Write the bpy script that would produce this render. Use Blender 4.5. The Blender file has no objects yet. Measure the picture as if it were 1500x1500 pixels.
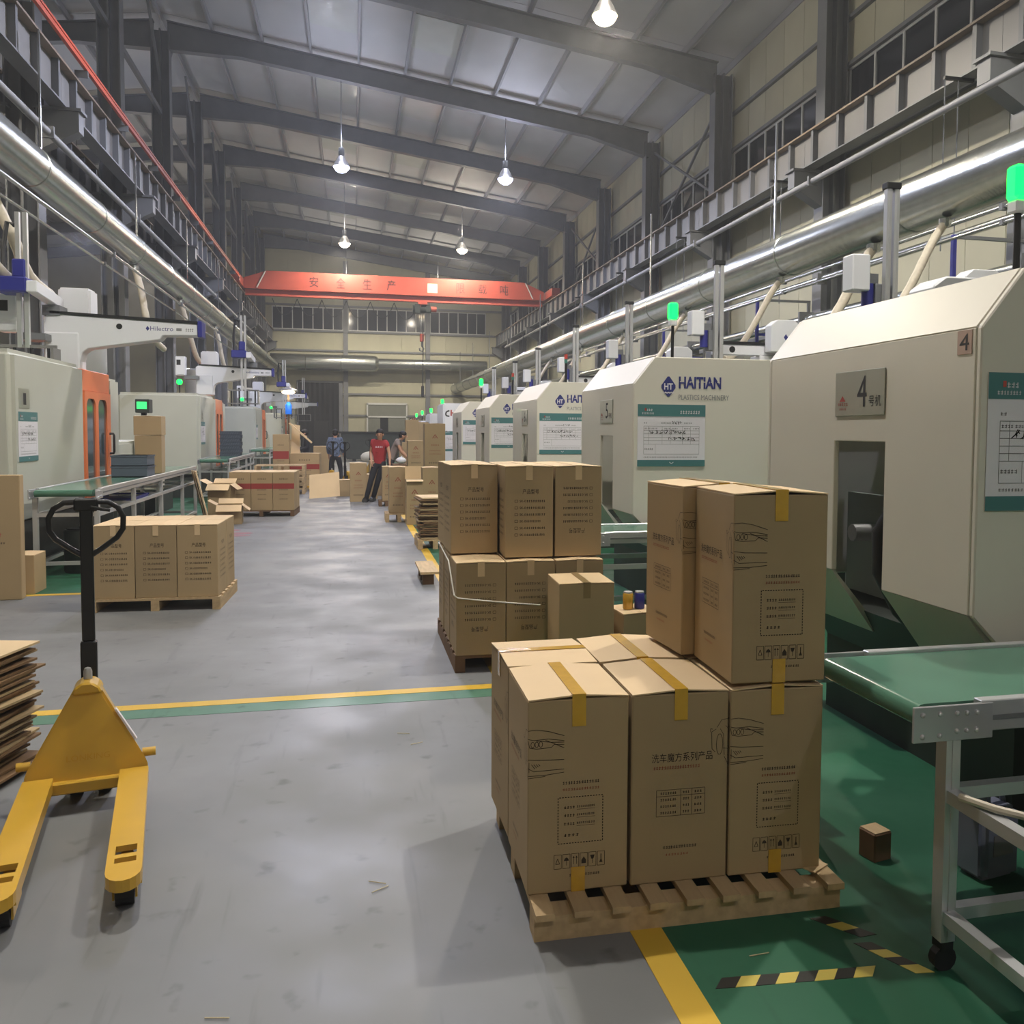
import bpy, bmesh, math, random
from mathutils import Vector, Matrix
random.seed(7)
R = math.radians
scene = bpy.context.scene
COL = scene.collection

# ---------------------------------------------------------------- camera
F_PX, YAW, PITCH, ROLL, EYE = 1300.0, R(13.5), R(3.0), R(0.4), 1.68
fwd = Vector((math.sin(YAW)*math.cos(PITCH), math.cos(YAW)*math.cos(PITCH), -math.sin(PITCH)))
rt0 = Vector((math.cos(YAW), -math.sin(YAW), 0)); up0 = rt0.cross(fwd)
rt = rt0*math.cos(ROLL) + up0*math.sin(ROLL); up = up0*math.cos(ROLL) - rt0*math.sin(ROLL)
cd = bpy.data.cameras.new('camera'); cd.sensor_fit = 'HORIZONTAL'; cd.sensor_width = 36
cd.lens = F_PX/1500*36; cd.shift_x = -0.05203; cd.shift_y = -0.03313
cd.clip_start = 0.05; cd.clip_end = 300
cam = bpy.data.objects.new('camera', cd); COL.objects.link(cam)
cam.matrix_world = Matrix(((rt.x, up.x, -fwd.x, 0), (rt.y, up.y, -fwd.y, 0), (rt.z, up.z, -fwd.z, EYE), (0, 0, 0, 1)))
scene.camera = cam

# ---------------------------------------------------------------- world, exposure
w = bpy.data.worlds.new('night_sky'); scene.world = w; w.use_nodes = True
w.node_tree.nodes['Background'].inputs[0].default_value = (0.010, 0.012, 0.018, 1)
w.node_tree.nodes['Background'].inputs[1].default_value = 0.4
HAZE = 0.0023             # scatter density of thin air haze, standing in partly for lens glow
vsc = w.node_tree.nodes.new('ShaderNodeVolumeScatter'); vsc.inputs['Density'].default_value = HAZE
vsc.inputs['Anisotropy'].default_value = 0.35; vsc.inputs['Color'].default_value = (0.93, 0.95, 1.0, 1)
w.node_tree.links.new(vsc.outputs[0], w.node_tree.nodes['World Output'].inputs['Volume'])
vs = scene.view_settings
vs.view_transform = 'Standard'; vs.look = 'None'; vs.gamma = 1.0; vs.use_curve_mapping = False
vs.exposure = 0.0
LAMP_W = 1150.0            # watts of one high-bay lamp
scene.cycles.use_denoising = True
scene.cycles.max_bounces = 4; scene.cycles.diffuse_bounces = 4; scene.cycles.glossy_bounces = 2; scene.cycles.volume_bounces = 0
scene.cycles.use_light_tree = False
scene.cycles.sample_clamp_indirect = 6.0
scene.cycles.caustics_reflective = False; scene.cycles.caustics_refractive = False

# ---------------------------------------------------------------- helpers
def lin(c):
    c = c/255.0
    return c/12.92 if c <= 0.04045 else ((c+0.055)/1.055)**2.4
def rgb(t): return (lin(t[0]), lin(t[1]), lin(t[2]), 1)

MATS = {}
def M(name, col, rough=0.5, metal=0.0, var=0.0, scale=4.0, rnd=0.0, bump=0.0, bscale=60.0, spec=0.5,
      emit=None, estr=0.0, alpha=1.0, trans=0.0, coat=0.0, stretch=None):
    m = bpy.data.materials.new(name); m.use_nodes = True; MATS[name] = m
    nt = m.node_tree; N = nt.nodes; L = nt.links; b = N['Principled BSDF']
    b.inputs['Base Color'].default_value = rgb(col); b.inputs['Roughness'].default_value = rough
    b.inputs['Metallic'].default_value = metal; b.inputs['Specular IOR Level'].default_value = spec
    b.inputs['Alpha'].default_value = alpha; b.inputs['Transmission Weight'].default_value = trans
    b.inputs['Coat Weight'].default_value = coat
    if emit: b.inputs['Emission Color'].default_value = rgb(emit); b.inputs['Emission Strength'].default_value = estr
    src = None
    if var or bump or stretch:
        tc = N.new('ShaderNodeTexCoord'); src = tc.outputs['Object']
        if stretch:
            mp = N.new('ShaderNodeMapping'); mp.inputs['Scale'].default_value = stretch
            L.new(src, mp.inputs['Vector']); src = mp.outputs['Vector']
    last = None
    if var:
        n = N.new('ShaderNodeTexNoise'); n.inputs['Scale'].default_value = scale; n.inputs['Detail'].default_value = 6
        L.new(src, n.inputs['Vector'])
        mr = N.new('ShaderNodeMapRange'); mr.inputs['From Min'].default_value = 0.3; mr.inputs['From Max'].default_value = 0.7
        mr.inputs['To Min'].default_value = 1-var; mr.inputs['To Max'].default_value = 1+var
        L.new(n.outputs['Fac'], mr.inputs['Value']); last = mr.outputs['Result']
    if rnd:
        oi = N.new('ShaderNodeObjectInfo'); mr2 = N.new('ShaderNodeMapRange')
        mr2.inputs['To Min'].default_value = 1-rnd; mr2.inputs['To Max'].default_value = 1+rnd
        L.new(oi.outputs['Random'], mr2.inputs['Value'])
        if last is None: last = mr2.outputs['Result']
        else:
            mu = N.new('ShaderNodeMath'); mu.operation = 'MULTIPLY'
            L.new(last, mu.inputs[0]); L.new(mr2.outputs['Result'], mu.inputs[1]); last = mu.outputs[0]
    if last is not None:
        mx = N.new('ShaderNodeVectorMath'); mx.operation = 'SCALE'; mx.inputs[0].default_value = rgb(col)[:3]
        L.new(last, mx.inputs['Scale']); L.new(mx.outputs['Vector'], b.inputs['Base Color'])
    if bump:
        n2 = N.new('ShaderNodeTexNoise'); n2.inputs['Scale'].default_value = bscale; n2.inputs['Detail'].default_value = 3
        bp = N.new('ShaderNodeBump'); bp.inputs['Strength'].default_value = bump; bp.inputs['Distance'].default_value = 0.02
        L.new(src, n2.inputs['Vector']); L.new(n2.outputs['Fac'], bp.inputs['Height']); L.new(bp.outputs['Normal'], b.inputs['Normal'])
    return m

class MB:
    def __init__(s): s.v = []; s.f = []
    def _add(s, vs, fs):
        o = len(s.v); s.v += [tuple(p) for p in vs]; s.f += [tuple(i+o for i in f) for f in fs]; return s
    def box(s, x0, x1, y0, y1, z0, z1):
        return s._add([(x0,y0,z0),(x1,y0,z0),(x1,y1,z0),(x0,y1,z0),(x0,y0,z1),(x1,y0,z1),(x1,y1,z1),(x0,y1,z1)],
                      [(0,3,2,1),(4,5,6,7),(0,1,5,4),(1,2,6,5),(2,3,7,6),(3,0,4,7)])
    def hexa(s, p): return s._add(p, [(0,3,2,1),(4,5,6,7),(0,1,5,4),(1,2,6,5),(2,3,7,6),(3,0,4,7)])
    def prism(s, poly, axis, a, b):
        n = len(poly)
        g = {'x': lambda t, p: (t, p[0], p[1]), 'y': lambda t, p: (p[0], t, p[1]), 'z': lambda t, p: (p[0], p[1], t)}[axis]
        return s._add([g(a, p) for p in poly]+[g(b, p) for p in poly],
                      [tuple(range(n)), tuple(range(2*n-1, n-1, -1))]+[(i, (i+1) % n, n+(i+1) % n, n+i) for i in range(n)])
    def bar(s, p0, p1, wd, ht, upv=(0,0,1)):
        p0, p1 = Vector(p0), Vector(p1); d = (p1-p0).normalized(); u = Vector(upv)
        if abs(d.dot(u)) > 0.98: u = Vector((0,1,0))
        a = d.cross(u).normalized()*wd/2; c = a.cross(d).normalized()*ht/2
        return s.hexa([p0-a-c, p0+a-c, p1+a-c, p1-a-c, p0-a+c, p0+a+c, p1+a+c, p1-a+c])
    def tube(s, pts, r, n=8, cap=True):
        pts = [Vector(p) for p in pts]; k = len(pts); rs = r if isinstance(r, (list, tuple)) else [r]*k
        o = len(s.v); ref = None
        for i, p in enumerate(pts):
            t = (pts[min(i+1, k-1)]-pts[max(i-1, 0)]).normalized()
            if ref is None:
                ref = Vector((0,0,1)) if abs(t.z) < 0.9 else Vector((0,1,0))
            a = t.cross(ref)
            if a.length < 1e-5: a = t.cross(Vector((1,0.3,0.2)))
            a.normalize(); ref = a.cross(t).normalized()
            for j in range(n):
                q = 2*math.pi*j/n; s.v.append(tuple(p+a*math.cos(q)*rs[i]+ref*math.sin(q)*rs[i]))
        for i in range(k-1):
            for j in range(n):
                s.f.append((o+i*n+j, o+i*n+(j+1) % n, o+(i+1)*n+(j+1) % n, o+(i+1)*n+j))
        if cap:
            s.f.append(tuple(o+j for j in range(n))[::-1]); s.f.append(tuple(o+(k-1)*n+j for j in range(n)))
        return s
    def cyl(s, p0, p1, r, n=12, cap=True): return s.tube([p0, p1], r, n, cap)
    def lathe(s, prof, n=16, c=(0,0,0)):
        o = len(s.v); k = len(prof)
        for (r, z) in prof:
            for j in range(n):
                q = 2*math.pi*j/n; s.v.append((c[0]+r*math.cos(q), c[1]+r*math.sin(q), c[2]+z))
        for i in range(k-1):
            for j in range(n): s.f.append((o+i*n+j, o+i*n+(j+1) % n, o+(i+1)*n+(j+1) % n, o+(i+1)*n+j))
        if prof[0][0] > 1e-4: s.f.append(tuple(o+j for j in range(n))[::-1])
        if prof[-1][0] > 1e-4: s.f.append(tuple(o+(k-1)*n+j for j in range(n)))
        return s
    def ball(s, c, r, n=10):
        rx, ry, rz = r if isinstance(r, (tuple, list)) else (r, r, r)
        o = len(s.v); m = n//2
        for i in range(m+1):
            a = math.pi*i/m
            for j in range(n):
                q = 2*math.pi*j/n; s.v.append((c[0]+rx*math.sin(a)*math.cos(q), c[1]+ry*math.sin(a)*math.sin(q), c[2]+rz*math.cos(a)))
        for i in range(m):
            for j in range(n): s.f.append((o+i*n+j, o+(i+1)*n+j, o+(i+1)*n+(j+1) % n, o+i*n+(j+1) % n))
        return s
    def mesh(s, name, bevel=0.0, smooth=False, seg=1):
        me = bpy.data.meshes.new(name); me.from_pydata(s.v, [], s.f)
        bm = bmesh.new(); bm.from_mesh(me)
        bmesh.ops.remove_doubles(bm, verts=bm.verts, dist=1e-5)
        bmesh.ops.recalc_face_normals(bm, faces=bm.faces)
        if bevel:
            ed = [e for e in bm.edges if len(e.link_faces) == 2 and e.calc_face_angle(0) > 0.5]
            bmesh.ops.bevel(bm, geom=ed, offset=bevel, segments=seg, affect='EDGES', clamp_overlap=True)
        bm.to_mesh(me); bm.free()
        if smooth:
            me.polygons.foreach_set('use_smooth', [True]*len(me.polygons)); me.set_sharp_from_angle(angle=R(40))
        return me

def add(name, mb, mat, parent=None, loc=(0,0,0), rot=(0,0,0), bevel=0.0, smooth=False, seg=1, label=None, kind=None):
    me = mb if isinstance(mb, bpy.types.Mesh) else mb.mesh(name, bevel, smooth, seg)
    if not me.materials: me.materials.append(MATS[mat])
    o = bpy.data.objects.new(name, me); COL.objects.link(o)
    o.location = loc; o.rotation_euler = rot
    if parent is not None: o.parent = parent
    if label: o['label'] = label
    if kind: o['kind'] = kind
    return o
def thing(name, label, cat, loc=(0,0,0), rz=0.0, group=None):
    o = bpy.data.objects.new(name, None); COL.objects.link(o); o.empty_display_size = 0.1
    o.location = loc; o.rotation_euler = (0,0,rz); o['label'] = label; o['category'] = cat
    if group: o['group'] = group
    return o
def tag(o, label, cat, group=None):
    o['label'] = label; o['category'] = cat
    if group: o['group'] = group
    return o
def struct(name, loc=(0,0,0), label=None):
    o = bpy.data.objects.new(name, None); COL.objects.link(o); o.location = loc; o['kind'] = 'structure'
    if label: o['label'] = label
    return o
def copy_tree(root, loc=None, rz=None, label=None, group=None, skip=()):
    c = root.copy(); COL.objects.link(c)
    if loc is not None: c.location = loc
    if rz is not None: c.rotation_euler = (0,0,rz)
    if label: c['label'] = label
    if group: c['group'] = group
    for ch in list(root.children):
        if ch.name.split('.')[0] in skip: continue
        d = ch.copy(); COL.objects.link(d); d.parent = c
        for g in list(ch.children):
            e = g.copy(); COL.objects.link(e); e.parent = d
    return c

# flat print: lettering and line drawings laid 1-2 mm proud of a face
FONT = {}
def font_mesh(body, bold=0.0):
    if (body, bold) not in FONT:
        cu = bpy.data.curves.new('lettering', 'FONT'); cu.body = body; cu.size = 1.0; cu.resolution_u = 2; cu.offset = bold
        ob = bpy.data.objects.new('lettering', cu); COL.objects.link(ob)
        dg = bpy.context.evaluated_depsgraph_get()
        me = bpy.data.meshes.new_from_object(ob.evaluated_get(dg))
        vs_ = [(v.co.x, v.co.y) for v in me.vertices]; fs_ = [tuple(p.vertices) for p in me.polygons]
        bpy.data.objects.remove(ob); bpy.data.curves.remove(cu); bpy.data.meshes.remove(me)
        FONT[(body, bold)] = (vs_, fs_)
    return FONT[(body, bold)]
class PR:
    def __init__(s): s.v = []; s.f = []
    def poly(s, pts):
        o = len(s.v); s.v += [(p[0], p[1], 0) for p in pts]; s.f.append(tuple(range(o, o+len(pts)))); return s
    def rect(s, x0, x1, y0, y1): return s.poly([(x0,y0),(x1,y0),(x1,y1),(x0,y1)])
    def line(s, pts, wd):
        for (a, b) in zip(pts[:-1], pts[1:]):
            dx, dy = b[0]-a[0], b[1]-a[1]; l = math.hypot(dx, dy) or 1; nx, ny = -dy/l*wd/2, dx/l*wd/2
            s.poly([(a[0]-nx,a[1]-ny),(b[0]-nx,b[1]-ny),(b[0]+nx,b[1]+ny),(a[0]+nx,a[1]+ny)])
        return s
    def frame(s, x0, x1, y0, y1, wd): return s.line([(x0,y0),(x1,y0),(x1,y1),(x0,y1),(x0,y0)], wd)
    def dash(s, x0, x1, y0, y1, wd, n=14):
        for (a, b) in (((x0,y0),(x1,y0)), ((x1,y0),(x1,y1)), ((x1,y1),(x0,y1)), ((x0,y1),(x0,y0))):
            for i in range(n):
                t0, t1 = i/n, (i+0.6)/n
                s.line([(a[0]+(b[0]-a[0])*t0, a[1]+(b[1]-a[1])*t0), (a[0]+(b[0]-a[0])*t1, a[1]+(b[1]-a[1])*t1)], wd)
        return s
    def text(s, body, x, y, wid, hgt, align='l', bold=0.0):
        vs_, fs_ = font_mesh(body, bold)
        xs = [p[0] for p in vs_]; ys = [p[1] for p in vs_]; x0, x1, y0, y1 = min(xs), max(xs), min(ys), max(ys)
        sx, sy = wid/(x1-x0), hgt/(y1-y0); ox = x-(wid/2 if align == 'c' else 0)
        o = len(s.v); s.v += [(ox+(p[0]-x0)*sx, y+(p[1]-y0)*sy, 0) for p in vs_]; s.f += [tuple(i+o for i in f) for f in fs_]
        return s
    def blur(s, x, y, wid, hgt, n, rs=1):
        r = random.Random(rs); st = wid/n                      # small print too fine to read: stroke clusters
        for i in range(n):
            cx = x+i*st
            for k in range(2): s.rect(cx+st*0.08, cx+st*r.uniform(0.6,0.86), y+hgt*(0.1+0.5*k), y+hgt*(0.26+0.5*k))
            q = r.uniform(0.25, 0.6); s.rect(cx+st*q, cx+st*(q+0.2), y, y+hgt)
        return s
    def hand(s, x, y, wid, hgt, n, rs=1, wd=0.006):
        r = random.Random(rs); st = wid/n
        for i in range(n):
            for k in range(3):
                pts = [(x+i*st+r.uniform(0, st), y+r.uniform(0, hgt)) for _ in range(3)]; s.line(pts, wd)
        return s
    def build(s, name, mat, parent, loc, rot, flip=False):
        me = bpy.data.meshes.new(name); k = -1 if flip else 1
        me.from_pydata([(a*k, b*k, c) for a, b, c in s.v], [], s.f)
        return add(name, me, mat, parent, loc, rot)
FRONT = (R(90), 0, 0); TO_LEFT = (R(90), 0, R(-90)); TO_RIGHT = (R(90), 0, R(90)); BACK = (R(90), 0, R(180))

# ---------------------------------------------------------------- materials
M('roof_sheet', (196,196,198), 0.55, var=0.06, scale=0.7)
M('skylight', (215,218,214), 0.16, var=0.05, scale=1.2)
M('steel_dark', (112,114,118), 0.5, var=0.10, scale=2.0)
M('steel_beam', (120,119,118), 0.5, var=0.06, scale=1.5)
M('steel_stiff', (100,102,106), 0.5)
M('purlin', (150,151,156), 0.5)
M('wall_cream', (180,177,154), 0.6, var=0.07, scale=0.8, rnd=0.04)
M('window_frame', (205,206,204), 0.4)
M('glass_night', (36,40,48), 0.08, spec=0.6)
M('black_curtain', (26,28,31), 0.8, var=0.2, scale=2)
M('door_grey', (120,122,112), 0.5, var=0.06)
M('rail_orange', (200,84,56), 0.45, var=0.06)
M('rail_brown', (128,112,96), 0.6, var=0.12, scale=6)
M('crane_orange', (168,76,60), 0.42, var=0.06, scale=1.5)
M('crane_text', (52,26,26), 0.5)
M('galvanized', (178,182,178), 0.24, metal=0.92, var=0.08, scale=8, bump=0.10, bscale=26)
M('pipe_metal', (190,192,192), 0.22, metal=0.9)
M('aluminium', (206,207,208), 0.32, metal=0.55, var=0.04)
M('steel_bolt', (205,205,208), 0.3, metal=0.6)
M('white_paint', (216,211,198), 0.42, var=0.02, scale=3, coat=0.1)
M('white_plain', (226,227,232), 0.4)
M('grey_paint', (190,191,180), 0.45, var=0.03, scale=2)
M('machine_dark', (44,50,46), 0.5, var=0.2, scale=5)
M('machine_black', (20,21,22), 0.55)
M('inner_grey', (150,158,156), 0.5)
M('inner_green', (52,70,60), 0.5)
M('brand_blue', (44,50,120), 0.45)
M('brand_grey', (128,130,132), 0.5)
M('teal', (70,120,122), 0.45)
M('paper', (226,222,228), 0.55)
M('ink', (46,44,44), 0.6)
M('ink_soft', (120,118,120), 0.6)
M('ink_red', (168,70,62), 0.6)
M('plate_metal', (176,176,164), 0.28, metal=0.5, var=0.05)
M('orange_door', (226,122,72), 0.42, var=0.04)
M('door_glass', (70,84,88), 0.08, spec=0.7)
M('black_plastic', (24,24,26), 0.4)
M('rubber', (26,27,30), 0.6)
M('blue_plastic', (44,48,134), 0.4)
M('hose', (196,186,166), 0.5, var=0.08, scale=20)
M('beacon_green', (20,220,90), 0.3, emit=(4,255,60), estr=6.0)
M('beacon_red', (190,70,60), 0.35)
M('beacon_teal', (60,120,110), 0.35)
M('screen_green', (60,200,110), 0.3, emit=(60,230,120), estr=1.2)
M('cardboard', (168,145,109), 0.72, var=0.05, scale=2.5, rnd=0.07, bump=0.03, bscale=90)
M('cardboard_pale_lit', (214,187,147), 0.75, var=0.06, scale=2.5, rnd=0.06)  # paler board; carton tops get overhead lamp brightness in this colour
M('cardboard_edge', (120,92,62), 0.8, var=0.15, scale=14)
M('tape', (206,160,52), 0.14, var=0.06, scale=25, bump=0.10, bscale=40, coat=0.5)
M('box_ink', (56,44,33), 0.7)
M('box_ink_red', (140,72,50), 0.7)
M('box_band', (146,50,44), 0.65)
M('wood', (186,160,122), 0.72, var=0.16, scale=3, stretch=(9,1,9), rnd=0.1)
M('wood_dark', (112,84,58), 0.75, var=0.2, scale=6)
M('belt_green', (84,126,106), 0.16, var=0.06, scale=4)
M('belt_edge', (30,92,62), 0.35)
M('jack_yellow', (208,164,52), 0.34, var=0.05, scale=6, coat=0.25)
M('jack_black', (30,30,32), 0.38)
M('skin', (186,140,112), 0.55)
M('hair', (26,22,22), 0.6)
M('shirt_red', (158,40,44), 0.75, var=0.06)
M('shirt_grey', (140,128,124), 0.75, var=0.06)
M('shirt_camo', (92,106,134), 0.8, var=0.65, scale=13)
M('shirt_dark', (32,33,40), 0.8)
M('trousers', (34,35,42), 0.8, var=0.1)
M('shoe', (22,22,24), 0.5)
M('white_sack', (198,192,176), 0.8, var=0.08)
M('crate', (84,94,108), 0.5, var=0.05)
M('crate_dark', (62,70,84), 0.5)
M('strap', (222,220,210), 0.4)
M('jug_grey', (120,124,142), 0.35)
M('lamp_shell', (180,180,182), 0.35, metal=0.6)
M('tape_dull', (142,120,82), 0.3)
M('sticker_pink', (182,156,142), 0.5)
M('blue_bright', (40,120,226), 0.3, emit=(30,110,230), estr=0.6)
M('debris', (190,176,140), 0.7)
# ---------------------------------------------------------------- floor
def floor_material(name, col, scuff=0.35, wet=0.12):
    m = bpy.data.materials.new(name); m.use_nodes = True; MATS[name] = m
    nt = m.node_tree; N = nt.nodes; L = nt.links; b = N['Principled BSDF']
    tc = N.new('ShaderNodeTexCoord')
    def noise(sc, det, stretch=None):
        n = N.new('ShaderNodeTexNoise'); n.inputs['Scale'].default_value = sc; n.inputs['Detail'].default_value = det
        if stretch:
            mp = N.new('ShaderNodeMapping'); mp.inputs['Scale'].default_value = stretch
            L.new(tc.outputs['Object'], mp.inputs['Vector']); L.new(mp.outputs['Vector'], n.inputs['Vector'])
        else: L.new(tc.outputs['Object'], n.inputs['Vector'])
        return n.outputs['Fac']
    def rng(v, a, b_, c, d):
        q = N.new('ShaderNodeMapRange'); q.inputs['From Min'].default_value = a; q.inputs['From Max'].default_value = b_
        q.inputs['To Min'].default_value = c; q.inputs['To Max'].default_value = d
        L.new(v, q.inputs['Value']); return q.outputs['Result']
    def mul(a, b_):
        q = N.new('ShaderNodeMath'); q.operation = 'MULTIPLY'; L.new(a, q.inputs[0]); L.new(b_, q.inputs[1]); return q.outputs[0]
    f1 = rng(noise(0.55, 5), 0.35, 0.65, 0.86, 1.10)              # broad worn patches
    f2 = rng(noise(7.0, 8), 0.62, 0.74, 1.0, 1-scuff)             # dark dots and scuffs
    f3 = rng(noise(3.0, 6, (5.0, 0.45, 1)), 0.62, 0.75, 1.0, 1-scuff*0.6)   # wheel streaks along the aisle
    f = mul(mul(f1, f2), f3)
    sc = N.new('ShaderNodeVectorMath'); sc.operation = 'SCALE'; sc.inputs[0].default_value = rgb(col)[:3]
    L.new(f, sc.inputs['Scale']); L.new(sc.outputs['Vector'], b.inputs['Base Color'])
    L.new(rng(noise(1.6, 6), 0.35, 0.65, 0.40, 0.40+wet*2), b.inputs['Roughness'])
    b.inputs['Specular IOR Level'].default_value = 0.4
    bp = N.new('ShaderNodeBump'); bp.inputs['Strength'].default_value = 0.12; bp.inputs['Distance'].default_value = 0.01
    L.new(noise(9.0, 4), bp.inputs['Height']); L.new(bp.outputs['Normal'], b.inputs['Normal'])
    return m
floor_material('floor_grey', (124,125,127))
floor_material('floor_green', (42,98,72), 0.3, 0.15)
floor_material('floor_green_worn', (84,124,104), 0.4)
floor_material('floor_yellow', (216,176,62), 0.35)
floor_material('floor_red', (150,96,104), 0.5)
M('tape_black', (40,38,34), 0.5); M('tape_yellow', (206,186,90), 0.5)

floor = add('floor', MB().box(-22, 11, -9, 62.6, -0.2, 0.0), 'floor_grey', kind='structure', label='grey coated concrete floor of the factory hall')
add('green_zone', MB().box(1.01, 10.9, -9, 48, 0, 0.002), 'floor_green', floor, label='green painted floor under the right hand machines')
add('green_zone', MB().box(-5.6, -2.62, 9.88, 60, 0, 0.002), 'floor_green', floor, label='green painted floor under the left hand machines')
add('green_strip', MB().box(-2.7, 0.90, 5.50, 5.67, 0, 0.0016), 'floor_green_worn', floor, label='worn green paint strip across the aisle')
add('yellow_line', MB().box(0.90, 1.01, -9, 5.62, 0, 0.003), 'floor_yellow', floor)
add('yellow_line', MB().box(0.93, 1.04, 5.62, 48, 0, 0.003), 'floor_yellow', floor)
add('yellow_line', MB().box(-2.7, 0.93, 5.67, 5.77, 0, 0.003), 'floor_yellow', floor)
add('yellow_line', MB().box(-5.6, -2.62, 9.79, 9.88, 0, 0.003), 'floor_yellow', floor)
add('yellow_line', MB().box(-2.71, -2.62, 9.88, 60, 0, 0.003), 'floor_yellow', floor)
for i, (x, y, sx, sy) in enumerate(((-2.05,15.6,0.5,0.16),(-1.75,15.1,0.42,0.2),(-1.9,14.75,0.6,0.1))):
    pts = []
    rr = random.Random(i+3)
    for k in range(14):
        a = 2*math.pi*k/14; q = rr.uniform(0.6, 1.1); pts.append((x+sx*q*math.cos(a)*0.6, y+sy*q*math.sin(a)))
    add('paint_stain', MB().prism(pts, 'z', 0, 0.0012), 'floor_red', floor, label='faded red paint stain on grey floor')
# hazard tape on the green floor: alternating black and yellow bars
def hazard(x0, y0, x1, y1, n, wd=0.05):
    d = Vector((x1-x0, y1-y0)); L_ = d.length; d.normalize(); nn = Vector((-d.y, d.x))
    for i in range(n):
        a, b = L_*i/n, L_*(i+1)/n; sh = 0.035
        p = [Vector((x0,y0))+d*a-nn*wd/2, Vector((x0,y0))+d*b-nn*wd/2, Vector((x0,y0))+d*(b+sh)+nn*wd/2, Vector((x0,y0))+d*(a+sh)+nn*wd/2]
        add('hazard_tape', MB().prism([(q.x, q.y) for q in p], 'z', 0.002, 0.0035), 'tape_yellow' if i % 2 else 'tape_black', floor)
hazard(1.06, 2.44, 1.56, 2.39, 8); hazard(1.62, 2.55, 1.72, 2.36, 4); hazard(1.55, 2.72, 1.66, 2.58, 3)

# ---------------------------------------------------------------- roof, frames, walls
GY = [18.4+6.22*k for k in range(-4, 8)]                  # frame lines along the hall
XL, XR, RIDGE = -5.8, 10.5, 13.9
SL = 0.132
def zb(x): return RIDGE-SL*(x-XL) if x >= XL else RIDGE+SL*(x-XL)
ceiling = struct('ceiling', label='pale sheet metal roof on steel rafters and purlins')
NX = 11; DX = (10.9-XL)/NX
pan = MB().hexa([(0.012,0.02,0),(DX-0.012,0.02,-SL*(DX-0.012)),(DX-0.012,6.20,-SL*(DX-0.012)),(0.012,6.20,0),
                 (0.012,0.02,0.06),(DX-0.012,0.02,0.06-SL*(DX-0.012)),(DX-0.012,6.20,0.06-SL*(DX-0.012)),(0.012,6.20,0.06)]).mesh('roof_panel')
pan.materials.append(MATS['roof_sheet'])
DL = 15.7/6
panl = MB().hexa([(0,0.02,0),(DL-0.02,0.02,SL*(DL-0.02)),(DL-0.02,6.20,SL*(DL-0.02)),(0,6.20,0),
                  (0,0.02,0.06),(DL-0.02,0.02,0.06+SL*(DL-0.02)),(DL-0.02,6.20,0.06+SL*(DL-0.02)),(0,6.20,0.06)]).mesh('roof_panel')
panl.materials.append(MATS['roof_sheet'])
add('roof_deck', MB().hexa([(XL,-9,RIDGE+0.95),(11,-9,zb(11)+0.95),(11,62.6,zb(11)+0.95),(XL,62.6,RIDGE+0.95),
                  (XL,-9,RIDGE+1.05),(11,-9,zb(11)+1.05),(11,62.6,zb(11)+1.05),(XL,62.6,RIDGE+1.05)]), 'roof_sheet', ceiling)
add('roof_deck', MB().hexa([(-22,-9,zb(-22)+0.95),(XL,-9,RIDGE+0.95),(XL,62.6,RIDGE+0.95),(-22,62.6,zb(-22)+0.95),
                  (-22,-9,zb(-22)+1.05),(XL,-9,RIDGE+1.05),(XL,62.6,RIDGE+1.05),(-22,62.6,zb(-22)+1.05)]), 'roof_sheet', ceiling)
skp = MB().hexa([(0.05,0,0),(DX-0.05,0,-SL*(DX-0.05)),(DX-0.05,2.3,-SL*(DX-0.05)),(0.05,2.3,0),
                 (0.05,0,0.03),(DX-0.05,0,0.03-SL*(DX-0.05)),(DX-0.05,2.3,0.03-SL*(DX-0.05)),(0.05,2.3,0.03)]).mesh('skylight_panel')
skp.materials.append(MATS['skylight'])
for gy in GY[:-1]:
    for i in range(NX):
        x = XL+i*DX
        add('roof_panel', pan, None, ceiling, (x, gy, zb(x)+0.86))
        if i in (3, 5) and gy > 17: add('skylight_panel', skp, None, ceiling, (x, gy+2.0, zb(x)+0.815))
    for i in range(6):
        x = -21.5+i*DL; add('roof_panel', panl, None, ceiling, (x, gy, zb(x)+0.86))
pur = MB().box(-0.035, 0.035, -8.5, 62.2, 0, 0.2).mesh('purlin'); pur.materials.append(MATS['purlin'])
for i in range(NX+1): add('purlin', pur, None, ceiling, (XL+i*DX, 0, zb(XL+i*DX)+0.64))
for i in range(6): add('purlin', pur, None, ceiling, (-21.5+i*DL, 0, zb(-21.5+i*DL)+0.64))
def ibeam_x(x0, x1, h):                                    # sloped I rafter in the XZ plane with a deeper haunch at both ends
    mb = MB(); xs = [x0, x0+2.2, x1-2.2, x1]; d = [h*1.45, h, h, h*1.45]
    for a in range(3):
        xa, xb = xs[a], xs[a+1]; ta, tb = zb(xa)+0.62, zb(xb)+0.62; ba, bb = ta-d[a], tb-d[a+1]
        for (y0, y1, za0, za1, zb0, zb1) in ((-0.012,0.012,ba,ta,bb,tb), (-0.14,0.14,ta-0.03,ta,tb-0.03,tb), (-0.14,0.14,ba,ba+0.03,bb,bb+0.03)):
            mb.hexa([(xa,y0,za0),(xb,y0,zb0),(xb,y1,zb0),(xa,y1,za0),(xa,y0,za1),(xb,y0,zb1),(xb,y1,zb1),(xa,y1,za1)])
    return mb
raf = ibeam_x(XL+0.2, XR-0.15, 0.62).mesh('roof_rafter'); raf.materials.append(MATS['steel_dark'])
rafl = ibeam_x(-21.5, XL-0.2, 0.62).mesh('roof_rafter'); rafl.materials.append(MATS['steel_dark'])
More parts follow.
